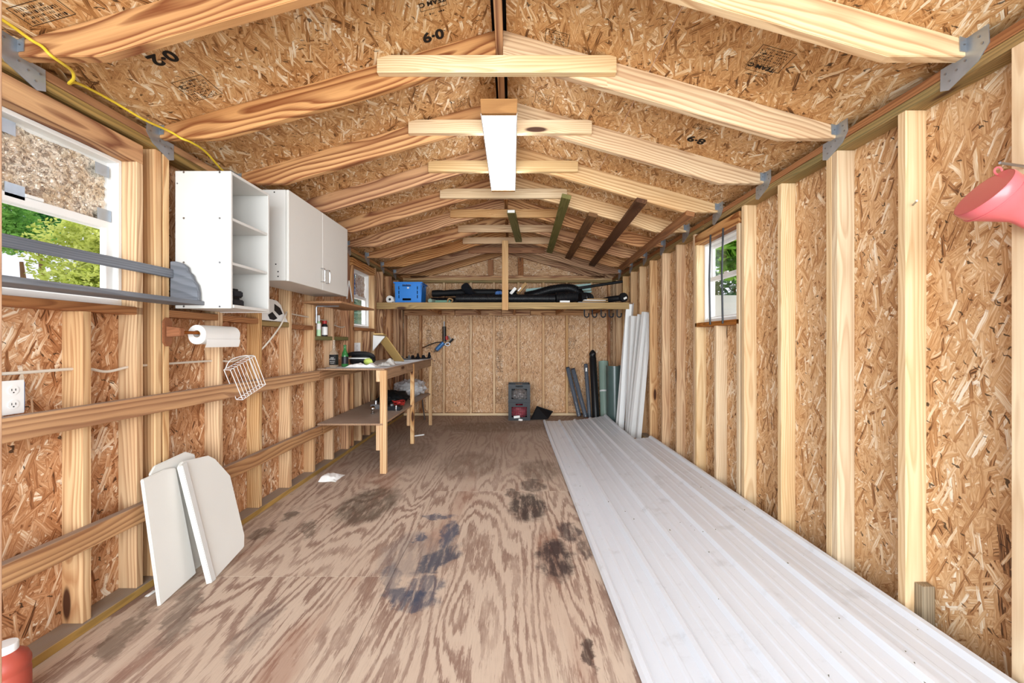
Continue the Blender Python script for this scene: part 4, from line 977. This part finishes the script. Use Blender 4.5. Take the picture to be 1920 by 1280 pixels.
# blue crate
t = thing('blue_crate', 'blue plastic crate with slotted front on the left of the loft shelf', 'crate', (-1.45, 5.95, zl))
cw, ch = .36, .29; bl = .018
def side(T, w, holes): return plate_holes(MB(), T, w, ch, .006, holes)
fl, tp = .01, .035
def crate_T(o0, ux, uy, tilt):   # walls lean outward toward the rim
    return lambda u, v, d: V(o0) + V(ux) * (u + (u / cw - .5) * 0) + V((0, 0, 1)) * v + V(uy) * (d + tilt * v / ch)
slots = [(.10, .235, .22, .26), (.10, .04, .22, .07)] + [(x, z, x + .012, z + .045) for x in (.045, .303) for z in (.07, .13, .19)]
side(crate_T((-1.63, 5.79, zl), (1, 0, 0), (0, 1, 0), -.012), cw, slots).build('front_panel', blue_pl, t)
side(crate_T((-1.63, 6.094, zl), (1, 0, 0), (0, -1, 0), -.012), cw, slots).build('rear_panel', blue_pl, t)
side(crate_T((-1.27, 5.796, zl), (0, 1, 0), (-1, 0, 0), -.012), .292, [(.08, .235, .21, .26)]).build('side_panel', blue_pl, t)
side(crate_T((-1.63, 5.796, zl), (0, 1, 0), (1, 0, 0), -.012), .292, [(.08, .235, .21, .26)]).build('side_panel', blue_pl, t)
MB().box((-1.63, 5.79, zl), (-1.27, 6.094, zl + .006)).build('base', blue_pl, t)
m = MB(); n0 = len(m.v)
vs = []
for z in (zl + ch - .012, zl + ch + .006):
    vs += [(-1.652, 5.766, z), (-1.248, 5.766, z), (-1.248, 6.118, z), (-1.652, 6.118, z), (-1.63, 5.788, z), (-1.27, 5.788, z), (-1.27, 6.096, z), (-1.63, 6.096, z)]
fs = []
for i in range(4):
    j = (i + 1) % 4
    fs += [(i, j, j + 4, i + 4), (8 + i, 12 + i, 12 + j, 8 + j), (i, 8 + i, 8 + j, j), (4 + i, 4 + j, 12 + j, 12 + i)]
m.add(vs, fs).build('rim', blue_pl, t, bev=.002)
MB().box((-1.462, 5.7765, zl + .205), (-1.435, 5.779, zl + .225)).build('sticker', paper, t)
o = crumple(MB(), (-1.45, 5.942, zl + .13), (.14, .11, .1), .12, 5, 24, 16, 21, zl + .008).build('slot_shade', black_matte); tag(o, 'dark cloth bundled inside the blue crate', 'cloth')  # added dark filling that makes the crate slots look shaded
t = thing('paper_roll', 'white paper roll standing on its side at the left end of the loft', 'paper roll', (-1.70, 5.8, zl))
m = MB(); cc = V((-1.70, 5.76, zl + .052))
m.add([cc + V((r * math.cos(2 * math.pi * k / 28), y, r * math.sin(2 * math.pi * k / 28))) for (r, y) in ((.018, 0), (.052, 0), (.052, .12), (.018, .12)) for k in range(28)],
      [(i * 28 + k, i * 28 + (k + 1) % 28, ((i + 1) % 4) * 28 + (k + 1) % 28, ((i + 1) % 4) * 28 + k) for i in range(4) for k in range(28)], True).build('roll', paper, t)
MB().lathe([(.0175, .002), (.0175, .118)], cc, (0, 1, 0), 20).build('core', charcoal, t)
MB().prism([cc + V((.048, .0, .01)), cc + V((.056, 0, .005)), cc + V((.062, 0, -.05)), cc + V((.052, 0, -.05))], (0, .118, 0)).build('loose_end', paper, t)
def corr(path, r, pitch=.016, amp=.09, n=14):
    P = catmull(path, 24); out = []; L = 0; rr = []; q = [P[0]]
    # even spacing along the path
    pts = [P[0]]; acc = 0; step = pitch / 4
    for a, b in zip(P[:-1], P[1:]):
        d = (b - a).length; pos = step - acc
        while pos <= d: pts.append(a + (b - a) * (pos / d)); pos += step
        acc = (acc + d) % step
    return MB().tube(pts, [r * (1 + amp * (1 if (i // 2) % 2 else -.6)) for i in range(len(pts))], n)
def rest(o, lab, cat, grp=None): return tag(o, lab, cat, grp)
rest(corr([(-.78, 5.81, zl + .066), (-.2, 5.80, zl + .066), (.3, 5.80, zl + .066), (.60, 5.80, zl + .066)], .058).build('drain_hose', black_ribbed), 'straight black corrugated hose along the front of the loft shelf', 'hose', 'black corrugated hoses on the loft')
rest(corr([(.61, 5.81, zl + .076), (.75, 5.83, zl + .088), (.92, 5.86, zl + .10)], .068, .02).build('hose_coupling', black_ribbed), 'wider black corrugated sleeve at the end of the straight hose', 'hose')
rest(corr([(.2, 6.33, zl + .15), (.38, 6.33, zl + .19), (.62, 6.28, zl + .25), (.86, 6.24, zl + .265), (1.0, 6.25, zl + .2), (1.05, 6.32, zl + .09)], .07).build('drain_hose', black_ribbed), 'black corrugated hose arching over the other hoses on the loft', 'hose', 'black corrugated hoses on the loft')
rest(corr([(.98, 5.98, zl + .09), (1.06, 6.0, zl + .095), (1.10, 6.06, zl + .10), (1.13, 6.12, zl + .10)], .078, .02, .06).build('drain_hose', black_ribbed), 'short thick black hose end right of the sleeve on the loft', 'hose', 'black corrugated hoses on the loft')
o = MB().tube(catmull([(-1.22, 6.35, zl + .20), (-.7, 6.33, zl + .215), (-.3, 6.32, zl + .215), (-.05, 6.33, zl + .21), (.10, 6.36, zl + .2)], 6), [.05 + .014 * MN.noise(V((i * .7, 0, 0))) for i in range(25)], 14).build('rolled_tarp', black_matte)
tag(o, 'long black rolled tarp lying on top of the rearmost hose on the loft', 'tarp')
rest(corr([(-1.24, 6.36, zl + .072), (-.6, 6.35, zl + .072), (-.1, 6.35, zl + .072), (.06, 6.37, zl + .072)], .064).build('drain_hose', black_ribbed), 'black corrugated hose at the rear beneath the rolled tarp', 'hose', 'black corrugated hoses on the loft')
t = thing('foam_roll', 'dark grey foam roll end pointing forward over the hoses', 'foam roll', (-.62, 6.1, zl + .16))
MB().lathe([(.018, 0), (.062, 0), (.064, .02), (.06, .3), (.0, .3)], (-.68, 5.98, zl + .262), (.35, .72, -.42), 24).build('foam', charcoal, t)
MB().lathe([(.017, .002), (.017, .05), (.0, .05)], (-.68, 5.98, zl + .262), (.35, .72, -.42), 16).build('bore', black_matte, t)
t = thing('plastic_tube', 'grey-green plastic tube lying in front of the tarp on the loft', 'tube', (-1.1, 5.85, zl))
MB().lathe([(.022, 0), (.031, 0), (.031, .22), (.022, .22), (.022, 0)], (-1.14, 5.76, zl + .032), (.25, 1, 0), 20).build('tube_wall', green_rubber, t)
o = MB().box((-1.08, 5.80, zl), (-.86, 5.86, zl + .045)).build('green_case', plain('dull_green', '5f8a72', .5), bev=.01); tag(o, 'dull green case beside the tube on the loft', 'case')
o = MB().tube(catmull([(-.9, 5.78, zl + .02), (-.88, 5.76, zl + .06), (-.83, 5.79, zl + .05), (-.85, 5.82, zl + .02), (-.86, 5.82, zl + .012)], 6), .009, 6).build('strap_loop', cardboard); tag(o, 'tan strap loop between the green case and the hose', 'strap')
teal = plain('pale_teal', 'a9cdc8', .5, .3)
o = MB().prism([(.22, 6.56, zl + .22), (1.24, 6.5, zl + .27), (1.24, 6.5, zl + .378), (.22, 6.56, zl + .30)], (0, .02, 0)).build('foam_board', teal, bev=.002); tag(o, 'pale teal board on edge behind the arching hose', 'board')
o = MB().prism([(.95, 6.42, zl + .20), (1.23, 6.40, zl + .225), (1.23, 6.40, zl + .25), (.95, 6.42, zl + .225)], (0, .015, 0)).build('foam_board', teal, bev=.002); tag(o, 'narrow pale teal strip below the black pole', 'board')
o = MB().cyl((.97, 6.06, zl + .245), (1.60, 6.0, zl + .335), .022, .02, 12).build('black_pole', black_matte); tag(o, 'black pole slanting up to the right wall plate above the loft', 'pole')
o = crumple(MB(), (-.19, 6.0, zl + .15), (.06, .05, .045), .35, 6, 22, 14, 4).build('rag_bundle', plain('blue_white_wrap', '5b86c9', .5, .4, var=.5, scale=30)); tag(o, 'small blue and white bundle behind the hanging post', 'bundle')
t = thing('cardboard_box', 'small flat cardboard box tilted on the hoses right of the post', 'box', (.11, 5.86, zl + .12))
T = M.Translation((.13, 5.81, zl + .215)) @ M.Rotation(R(-50), 4, 'Y') @ M.Rotation(R(18), 4, 'Z')
MB().box((-.085, -.05, -.03), (.085, .05, .012), T).build('carton', cardboard, t, bev=.002); MB().box((-.09, -.052, -.005), (-.02, -.049, .012), T).build('flap', paper, t)
o = MB().box((-.02, -.05, 0), (.02, .01, .11), M.Translation((-.02, 5.86, zl + .135)) @ M.Rotation(R(40), 4, 'Y')).build('paper_tag', paper, bev=.001); tag(o, 'white paper tag left of the tilted cardboard box', 'tag')
o = MB().box((.66, 5.70, zl), (.795, 5.76, zl + .03)).build('white_box', white_pl, bev=.003); tag(o, 'small white box on the loft edge below the sleeve', 'box')
for k, (x, a, z, c_, lab) in enumerate(((1.08, 8, 0, 'white_pl', 'lowest grey slat'), (1.12, -6, .013, 'b', 'brown slat'), (1.1, 14, .026, 'white_pl', 'topmost white slat'), (1.12, 3, .039, 'b', 'short brown slat'))):
    o = MB().box((-.19 + .03 * k, -.025, 0), (.19, .025, .014), M.Translation((x + .02, 5.765, zl + z * 1.2)) @ M.Rotation(R(a), 4, 'Z')).build('slat', {'white_pl': galv if k == 0 else white_pl, 'b': cardboard}[c_], bev=.001)
    tag(o, lab + ' in the loose pile at the right end of the loft', 'slat', 'loose slats on the loft')
t = thing('vacuum_pipe', 'black pipe with round cap and white label at the right end of the loft', 'pipe', (1.5, 5.85, zl))
MB().lathe([(.03, 0), (.042, .04), (.042, .2), (.03, .3), (.03, .42), (.0, .42)], (1.53, 5.74, zl + .072), (-.72, .55, -.05), 20).build('pipe', black_pl, t)
MB().lathe([(.0, -.004), (.06, 0), (.064, .01), (.064, .04), (.045, .05)], (1.545, 5.70, zl + .075), (-.3, .95, 0), 28).build('cap', black_ribbed, t)
T = M.Translation((1.545, 5.697, zl + .075)) @ frame((.95, .3, 0), (.3, -.95, 0))
MB().box((-.022, -.03, .004), (.03, -.002, .006), T @ M.Rotation(R(25), 4, 'Z')).build('label', paper, t)

# ---------------------------------------------------------------- grease gun on the back wall
t = thing('grease_gun', 'grease gun with blue barrel and lever hanging on a back wall stud', 'grease gun', (-1.13, 6.86, 1.2))
g = lambda x, y, d=0: V(((x - 960) / 113.6, 6.84 + d, H + (640 - y) / 113.6))
MB().cyl(g(833, 612), g(833, 640), .031, n=16).build('lever_sleeve', black_pl, t); MB().cyl(g(833, 602.5), g(833, 612), .012, n=10).build('tip', steel, t)
MB().cyl(g(832.5, 612, -.033), g(832.5, 640, -.033), .006, n=8).build('highlight_rod', chrome, t)  # bright rod imitating a highlight down the black sleeve
MB().cyl(g(832, 642), g(819, 655), .036, n=18).build('barrel', plain('steel_blue', '4a7ab0', .25, .5, .3), t); MB().cyl(g(819, 655), g(817, 657), .037, .034, 18).build('end_cap', steel, t); MB().cyl(g(817, 657), g(813, 660), .006, n=8).build('pull_rod', steel, t)
MB().tube(catmull([g(830, 641), g(818, 642), g(806, 646), g(797, 650)], 5), .008, 8).build('hose', black_pl, t); MB().cyl(g(797, 650), g(792, 652), .01, n=8).build('coupler', chrome, t)
MB().tube(catmull([g(835, 646), g(841, 642), g(845, 637), g(841, 629)], 5), .009, 8).build('lever', galv, t); MB().cyl(g(843, 642), g(850, 635), .016, n=10).build('handle_grip', black_matte, t)
MB().cyl(g(837, 630), g(838, 637), .025, n=12).build('red_fitting', red_pl, t); MB().tube([g(834, 644) + V((.04 * math.cos(a) + .05, -.02, .025 * math.sin(a) - .01)) for a in [i * math.pi / 6 for i in range(12)]], .008, 6, closed=True).build('head_casting', steel, t)

# ---------------------------------------------------------------- milk crates, dust pan, rolls
def milk_crate(label, z, name='milk_crate'):
    o = thing(name, label, 'crate', (.112, 6.61, z), group='milk crates at the back wall')
    x0, x1, y0, y1, h = -.057, .283, 6.46, 6.78, .28
    def lattice(w, win):
        hs = []
        n = 12; c = w / n
        for i in range(1, n - 1):
            for j in range(1, 9):
                u, v = i * c, j * h / 10 + .004
                if not any(a[0] - c * .6 < u + c / 2 < a[2] + c * .6 and a[1] - .02 < v + .012 < a[3] + .02 for a in win): hs.append((u + .003, v + .003, u + c - .003, v + h / 10 - .003))
        return hs + win
    win = [(.05, .05, .29, .21)]; hand = [(.115, .235, .225, .26)]
    Tf = lambda u, v, d: V((x0 + u, y0 + d, z + v))
    plate_holes(MB(), Tf, x1 - x0, h, .008, win + hand).build('front_wall', charcoal, o)
    m = MB()
    for k in range(1, 8): m.box((x0 + .05 + .24 * k / 8 - .002, y0 + .001, z + .05), (x0 + .05 + .24 * k / 8 + .002, y0 + .005, z + .21))
    for k in range(1, 6): m.box((x0 + .05, y0 + .001, z + .05 + .16 * k / 6 - .002), (x0 + .29, y0 + .005, z + .05 + .16 * k / 6 + .002))
    m.build('lattice', charcoal, o, kind='stuff')
    plate_holes(MB(), lambda u, v, d: V((x0 + d, y0 + .008 + u, z + v)), y1 - y0 - .016, h, .008, [(.1, .235, .2, .26)]).build('side_wall', charcoal, o)
    plate_holes(MB(), lambda u, v, d: V((x1 - d, y0 + .008 + u, z + v)), y1 - y0 - .016, h, .008, [(.1, .235, .2, .26)]).build('side_wall', charcoal, o)
    plate_holes(MB(), lambda u, v, d: V((x0 + u, y1 - d, z + v)), x1 - x0, h, .008, hand).build('rear_wall', charcoal, o)
    MB().box((x0 + .008, y0 + .008, z), (x1 - .008, y1 - .008, z + .01)).build('base', charcoal, o)
    MB().box((x0 - .004, y0 - .004, z + h - .014), (x1 + .004, y0 + .008, z + h)).build('rim', charcoal, o, bev=.003)
    MB().box((x0 - .004, y0 - .006, z), (x1 + .004, y0 - .0005, z + .03)).build('foot_band', charcoal, o, bev=.002)
    return o
milk_crate('dark grey milk crate on the floor with red net inside, under another', 0.0)
milk_crate('dark grey milk crate stacked on top of the one with red net', .282)
o = crumple(MB(), (.113, 6.60, .125), (.14, .12, .11), .16, 9, 34, 22, 11, .012).build('red_net_bag', plain('red_net', 'b23a48', .5, .4, var=.5, scale=60)); tag(o, 'red net bag of goods inside the lower milk crate', 'net bag')
o = crumple(MB(), (.12, 6.60, .385), (.14, .12, .088), .22, 7, 34, 22, 15, .294).build('plastic_bag', plain('clutter_bag', '9a8f8a', .3, .5, var=.6, scale=26)); tag(o, 'grey plastic bag of bits inside the upper milk crate', 'bag')
o = MB().box((0, -.004, 0), (.095, 0, .036), M.Translation((.03, 6.448, .035)) @ M.Rotation(R(-6), 4, 'Y')).build('paper_label', paper, bev=.0005); tag(o, 'larger white paper slip at the foot of the milk crates', 'paper slip')
o = MB().box((0, -.004, 0), (.062, 0, .034), M.Translation((.10, 6.44, .004)) @ M.Rotation(R(8), 4, 'Y') @ M.Rotation(R(25), 4, 'X')).build('paper_label', paper, bev=.0005); tag(o, 'smaller white paper slip on the floor before the milk crates', 'paper slip')
t = thing('dust_pan', 'black wedge-shaped plastic pan on the floor right of the milk crates', 'pan', (.47, 6.6, 0))
a, b, c_, d = V((.30, 6.50, .01)), V((.40, 6.62, .19)), V((.655, 6.66, .10)), V((.57, 6.52, .015))
MB().prism([a, b, c_, d], (.0, .03, -.004)).build('pan', black_pl, t, bev=.006)
MB().tube([a, b, c_], .012, 8).build('rim', black_matte, t); MB().prism([a, d, d + V((0, .05, -.012)), a + V((0, .05, -.008))], (0, 0, -.006)).build('lip', black_matte, t)
def roll(name, label, a, b, r, mat, cat='roll', wrap=None, hollow=True, grp='rolls leaning in the back right corner'):
    a = V(a); b = V(b); L = (b - a).length; o = thing(name, label, cat, a, group=grp)
    MB().lathe([(r, 0), (r, L)] + ([(r * .72, L), (r * .7, L - .05), (0, L - .05)] if hollow else [(r * .9, L + r * .2), (0, L + r * .3)]), a, b - a, 24).build('roll_body', mat, o)
    if wrap:
        d = (b - a).normalized()
        m = MB(); n = 20; ks = 26
        def fn(u, v):
            p = a + d * (L * v * .98 + .005); q = frame(d, (0, 0, 1) if abs(d.z) < .9 else (0, 1, 0)).to_3x3(); an = 2 * math.pi * u
            rr = r * 1.06 + r * .22 * abs(MN.noise(V((math.cos(an) * 2, math.sin(an) * 2, v * 14 + r * 90))))
            return p + q.col[1] * math.cos(an) * rr + q.col[2] * math.sin(an) * rr
        m.grid(fn, n, ks).build('wrap', wrap, o)
    return o
navy = plain('dark_blue_film', '262c38', .25, .5, var=.15)
roll('film_roll', 'plastic wrapped dark blue roll leaning left in the corner, outer one', (1.075, 6.62, .035), (.915, 6.82, .80), .033, navy, wrap=clear_wrap, hollow=False)
roll('film_roll', 'plastic wrapped dark blue roll leaning left in the corner, inner one', (1.165, 6.54, .035), (.995, 6.76, .78), .033, navy, wrap=clear_wrap, hollow=False)
o = roll('film_roll', 'slim dark roll with a white tag at its top, left of the black roll', (1.24, 6.62, .01), (1.215, 6.83, .86), .03, navy, wrap=clear_wrap)
MB().box((1.20, 6.765, .74), (1.226, 6.769, .80)).build('tag', paper, o)
o = roll('tarp_roll', 'tall black wrapped roll with a twisted top in the corner', (1.335, 6.58, .005), (1.325, 6.80, .96), .056, black_pl, hollow=False)
crumple(MB(), (1.325, 6.81, 1.01), (.05, .045, .07), .35, 6, 20, 14, 2).build('twisted_top', black_pl, o)
MB().tube([V((1.33 + .058 * math.cos(a), 6.70 + .06 * math.sin(a), .45)) for a in [i * math.pi / 10 for i in range(20)]], .004, 5, closed=True).build('tie_string', charcoal, o)
o = roll('membrane_roll', 'pale sage green roll with a white tape band', (1.478, 6.56, .005), (1.50, 6.80, .90), .078, green_rubber)
MB().lathe([(.0795, .43), (.0795, .455)], (1.478, 6.56, .005), (.022, .24, .895), 24).build('tape_band', white_pl, o)
t = thing('sheet_roll', 'large dark green rolled sheet behind the white trims in the corner', 'sheet', (1.62, 6.5, 0))
m = MB()
def fn(u, v):
    an = R(150 + 250 * u); r = .13 + .015 * u; z = .006 + .86 * v
    return V((1.525 + r * math.cos(an) * .85 + .01, 6.21 + r * math.sin(an) + .05 * v, z))
m.grid(fn, 24, 6).build('sheet', dkgreen, t)
rag('plastic_scrap', 'reddish crumpled plastic scrap at the foot of the corner rolls', 'plastic scrap', (1.16, 6.40, .0), .14, .1, .05, 3.3, plain('red_scrap', 'a8645c', .35, .5, var=.4, scale=30), 16)

# ---------------------------------------------------------------- white trims standing by the right wall
def trim(label, b, tp, w, d, ang, kind='channel'):
    b = V(b); tp = V(tp); ax = (tp - b).normalized(); u = V((math.cos(R(ang)), math.sin(R(ang)), 0)); u = (u - ax * u.dot(ax)).normalized(); n = ax.cross(u); th = .004
    if kind == 'channel': pf = [(-w / 2, 0), (w / 2, 0), (w / 2, d), (w / 2 - th, d), (w / 2 - th, th), (-w / 2 + th, th), (-w / 2 + th, d), (-w / 2, d)]
    else: pf = [(-w / 2, 0), (w / 2, 0), (w / 2, th), (-w / 2 + th, th), (-w / 2 + th, d), (-w / 2, d)]
    o = MB().prism([b + u * x + n * y for x, y in pf], tp - b).build('trim_piece', trim_white, origin=b); return tag(o, label, 'trim', 'white trim pieces leaning on the right wall')
trim('tallest white trim channel leaning on the right wall, farthest back', (1.53, 5.83, .003), (1.655, 5.74, 1.765), .105, .05, 35)
trim('white flat trim angle tucked against the tallest channel', (1.50, 5.70, .003), (1.60, 5.66, 1.74), .075, .035, -10, 'angle')
trim('middle white trim channel in front of the tallest one', (1.57, 5.52, .003), (1.632, 5.52, 1.57), .10, .045, 15)
trim('white trim channel standing nearest the camera', (1.545, 5.28, .003), (1.70, 5.22, 1.60), .085, .05, 20)
trim('narrow white trim angle at the right side of the nearest channel', (1.595, 5.20, .003), (1.726, 5.17, 1.58), .055, .03, 10, 'angle')
trim('thin white trim angle between the two nearest channels', (1.535, 5.40, .003), (1.665, 5.36, 1.58), .06, .03, 30, 'angle')

# ---------------------------------------------------------------- corrugated steel panels on the floor
def steel_panel(label, x0, y0, y1, zl_, zr_, curl=0.0):
    Wd = .955; pitch = .2286; prof = []
    for k in range(5):
        c = .02 + pitch * k
        for dx, h in ((-.026, 0), (-.010, .019), (.010, .019), (.026, 0)):
            if 0 <= c + dx <= Wd: prof.append((c + dx, h))
        if k < 4:
            for f in (.36, .64):
                for dx, h in ((-.013, 0), (-.006, .0035), (.006, .0035), (.013, 0)): prof.append((c + pitch * f + dx, h))
    prof = [(0, 0.0)] + [p for p in prof if p[0] > .0] + [(Wd, 0)]
    prof = sorted(set(prof)); ns = 16; th = .0012; n = len(prof)
    sl = (zr_ - zl_) / Wd; vs = []; fs = []
    for j in range(ns + 1):
        y = y0 + (y1 - y0) * j / ns
        for s in (0, 1):
            for (x, h) in prof:
                e = curl * max(0, (j / ns - .75) / .25) ** 2 * (2 * x / Wd - 1) ** 2
                vs.append(V((x0 + x, y, zl_ + sl * x + h + e - s * th)))
    for j in range(ns):
        for i in range(n - 1):
            a = j * 2 * n + i
            fs += [(a, a + 1, a + 2 * n + 1, a + 2 * n), (a + n, a + 3 * n, a + 3 * n + 1, a + n + 1)]
        for i in (0, n - 1):
            a = j * 2 * n + i; fs.append((a, a + 2 * n, a + 3 * n, a + n))
    for j in (0, ns): 
        for i in range(n - 1): a = j * 2 * n + i; fs.append((a, a + n, a + n + 1, a + 1))
    o = MB().add(vs, fs).build('roofing_sheet', white_steel, origin=(x0 + Wd / 2, (y0 + y1) / 2, zl_)); return tag(o, label, 'metal panel', 'white ribbed steel panels on the floor')
steel_panel('long white ribbed steel panel on the floor lying over the other one', .465, .75, 6.22, .010, .094, .03)
steel_panel('white ribbed steel panel along the right wall, partly under the longer one', .6936, .72, 4.87, .003, .108)
o = MB()
g2 = random.Random(3)
for k in range(46):
    x = g2.uniform(.52, 1.6); y = g2.choice((g2.uniform(1.3, 3.5), g2.uniform(1.3, 5.5)))
    if x > 1.4: y = min(y, 4.8)
    z = (.010 + (x - .465) * .088 if x < 1.42 else .003 + (x - .6936) * .11) + .021; s = g2.uniform(.0025, .008)
    o.add([V((x, y, z)), V((x + s, y + s * g2.uniform(-1, 2), z + s * .4)), V((x + s * .4, y + s * 1.6, z + .001)), V((x + s * .3, y + s * .5, z + s * .8))], [(0, 1, 2), (0, 1, 3), (1, 2, 3), (0, 3, 2)])
o = o.build('leaf_litter', plain('dry_leaf_bits', '6d6a58', .8, .1)); tag(o, 'bits of dry leaf litter scattered on the steel panels', 'litter', kind='stuff')

# ---------------------------------------------------------------- white boards leaning on the left wall
def slab(name, label, pts, n, th, mat=white_panel, par=None):
    e = V(n).normalized() * th
    if par is None:
        o = thing(name, label, 'board', V(pts[0]), group='white boards leaning on the left wall'); MB().prism(pts, e).build('panel', mat, o, bev=.004); return o
xr = IL + .04
def lean(x0, x1, h): return lambda y, f, dx=0: V((x0 + (x1 - x0) * f + dx, y, h * f))
L1 = lean(-1.635, xr + .02, .585)
o = slab('white_board', 'white board leaning on the left rails, nearest and lowest to the left', [L1(1.925, 0), L1(2.155, .045), L1(2.16, .98), L1(2.10, 1.0), L1(1.965, .985)], (-.57, 0, -.14), .016)
L2 = lean(-1.535, xr + .04, .60)
o = slab('white_board', 'white board with clipped corners and a batten on its left edge', [L2(2.10, 0), L2(2.135, -.0), L2(2.40, .07), L2(2.43, .16), L2(2.47, .72), L2(2.40, .92), L2(2.36, .97), L2(2.18, 1.0), L2(2.15, .97)], (-.58, 0, -.19), .016)
nn = V((.58, 0, .19)).normalized() * .0005
MB().prism([L2(2.10, .004) + nn, L2(2.135, .004) + nn, L2(2.19, .985) + nn, L2(2.152, .97) + nn], V((.58, 0, .19)).normalized() * .014).build('batten', white_lam, o, bev=.003)
L3 = lean(-1.705, xr - .001, .60)
slab('white_board', 'white board mostly hidden behind the two leaning ones', [L3(2.03, 0), L3(2.34, 0), L3(2.32, 1.0), L3(2.26, 1.05), L3(2.06, 1.02), L3(2.03, .97)], (-.5, 0, -.1), .012)

# ---------------------------------------------------------------- near corners: jar, funnel, offcut, nails, rods
t = thing('plastic_jar', 'rust red plastic jar with a white lid in the near left corner of the floor', 'jar', (-1.70, 1.39, 0))
MB().lathe([(.056, 0), (.06, .005), (.06, .115), (.058, .12), (.058, .128), (.06, .133), (.06, .15), (.052, .172), (.032, .19), (.027, .194)], (-1.70, 1.39, 0), n=32).build('jar_body', rust_pl, t)
MB().lathe([(.03, .19), (.031, .193), (.031, .213), (.029, .217), (.0, .218)], (-1.70, 1.39, 0), n=28).build('lid', white_pl, t)
t = thing('funnel', 'pinkish red plastic funnel hung on a peg by the right wall', 'funnel', (1.6, 1.34, 1.66))
fc = V((1.515, 1.33, 1.705)); ax = V((.62, -.12, -.50)).normalized()
prof = [(.083, -.004), (.085, 0), (.083, .03), (.055, .075), (.03, .115), (.026, .135), (.018, .26), (.0155, .26), (.0235, .135), (.0275, .115), (.052, .075), (.080, .03), (.0815, -.004), (.083, -.004)]
MB().lathe(prof, fc, ax, 40).build('cone', pink_pl, t)
MB().lathe([(.084, .028), (.0855, .03), (.084, .033)], fc, ax, 40).build('ridge', pink_pl, t)
u = ax.orthogonal().normalized(); hp = fc + V((.045, .0, .072))
MB().tube([hp + V((.012 * math.cos(a), 0, .012 * math.sin(a))) for a in [i * math.pi / 8 for i in range(16)]], .003, 6, closed=True).build('hang_tab', pink_pl, t)
o = MB().cyl((IR + .02, 1.345, 1.795), (1.572, 1.335, 1.805), .0045, n=8).build('peg', steel); tag(o, 'steel spike peg holding the funnel', 'peg')
o = MB().cyl((IR + .03, 1.752, 1.807), (IR - .005, 1.70, 1.807), .0035, n=8).build('nail', steel); tag(o, 'long nail sticking out of the second near stud of the right wall', 'nail')
o = MB().cyl((1.69, 1.345, 1.04), (1.655, 1.325, 1.06), .003, n=8).build('nail', steel); tag(o, 'bent nail low on the nearest right wall stud', 'nail')
o = box('wood_offcut', (1.70, 1.715, .0385), (1.752, 1.751, .215), wood('grey_offcut', 'a8977c', '978468', '6f5f48', .008, .7, 0)); tag(o, 'short weathered wood offcut standing beside a near right stud', 'offcut')
for y, lab in ((3.235, 'thin dark metal rod nearer the camera across the right window'), (3.44, 'thin dark metal rod farther along the right window')):
    o = MB().tube([(1.645, y, 1.37), (1.64, y + .004, 1.75), (1.648, y, 2.115)], .0075, 8).build('metal_rod', charcoal); tag(o, lab, 'rod', 'rods across the right window')
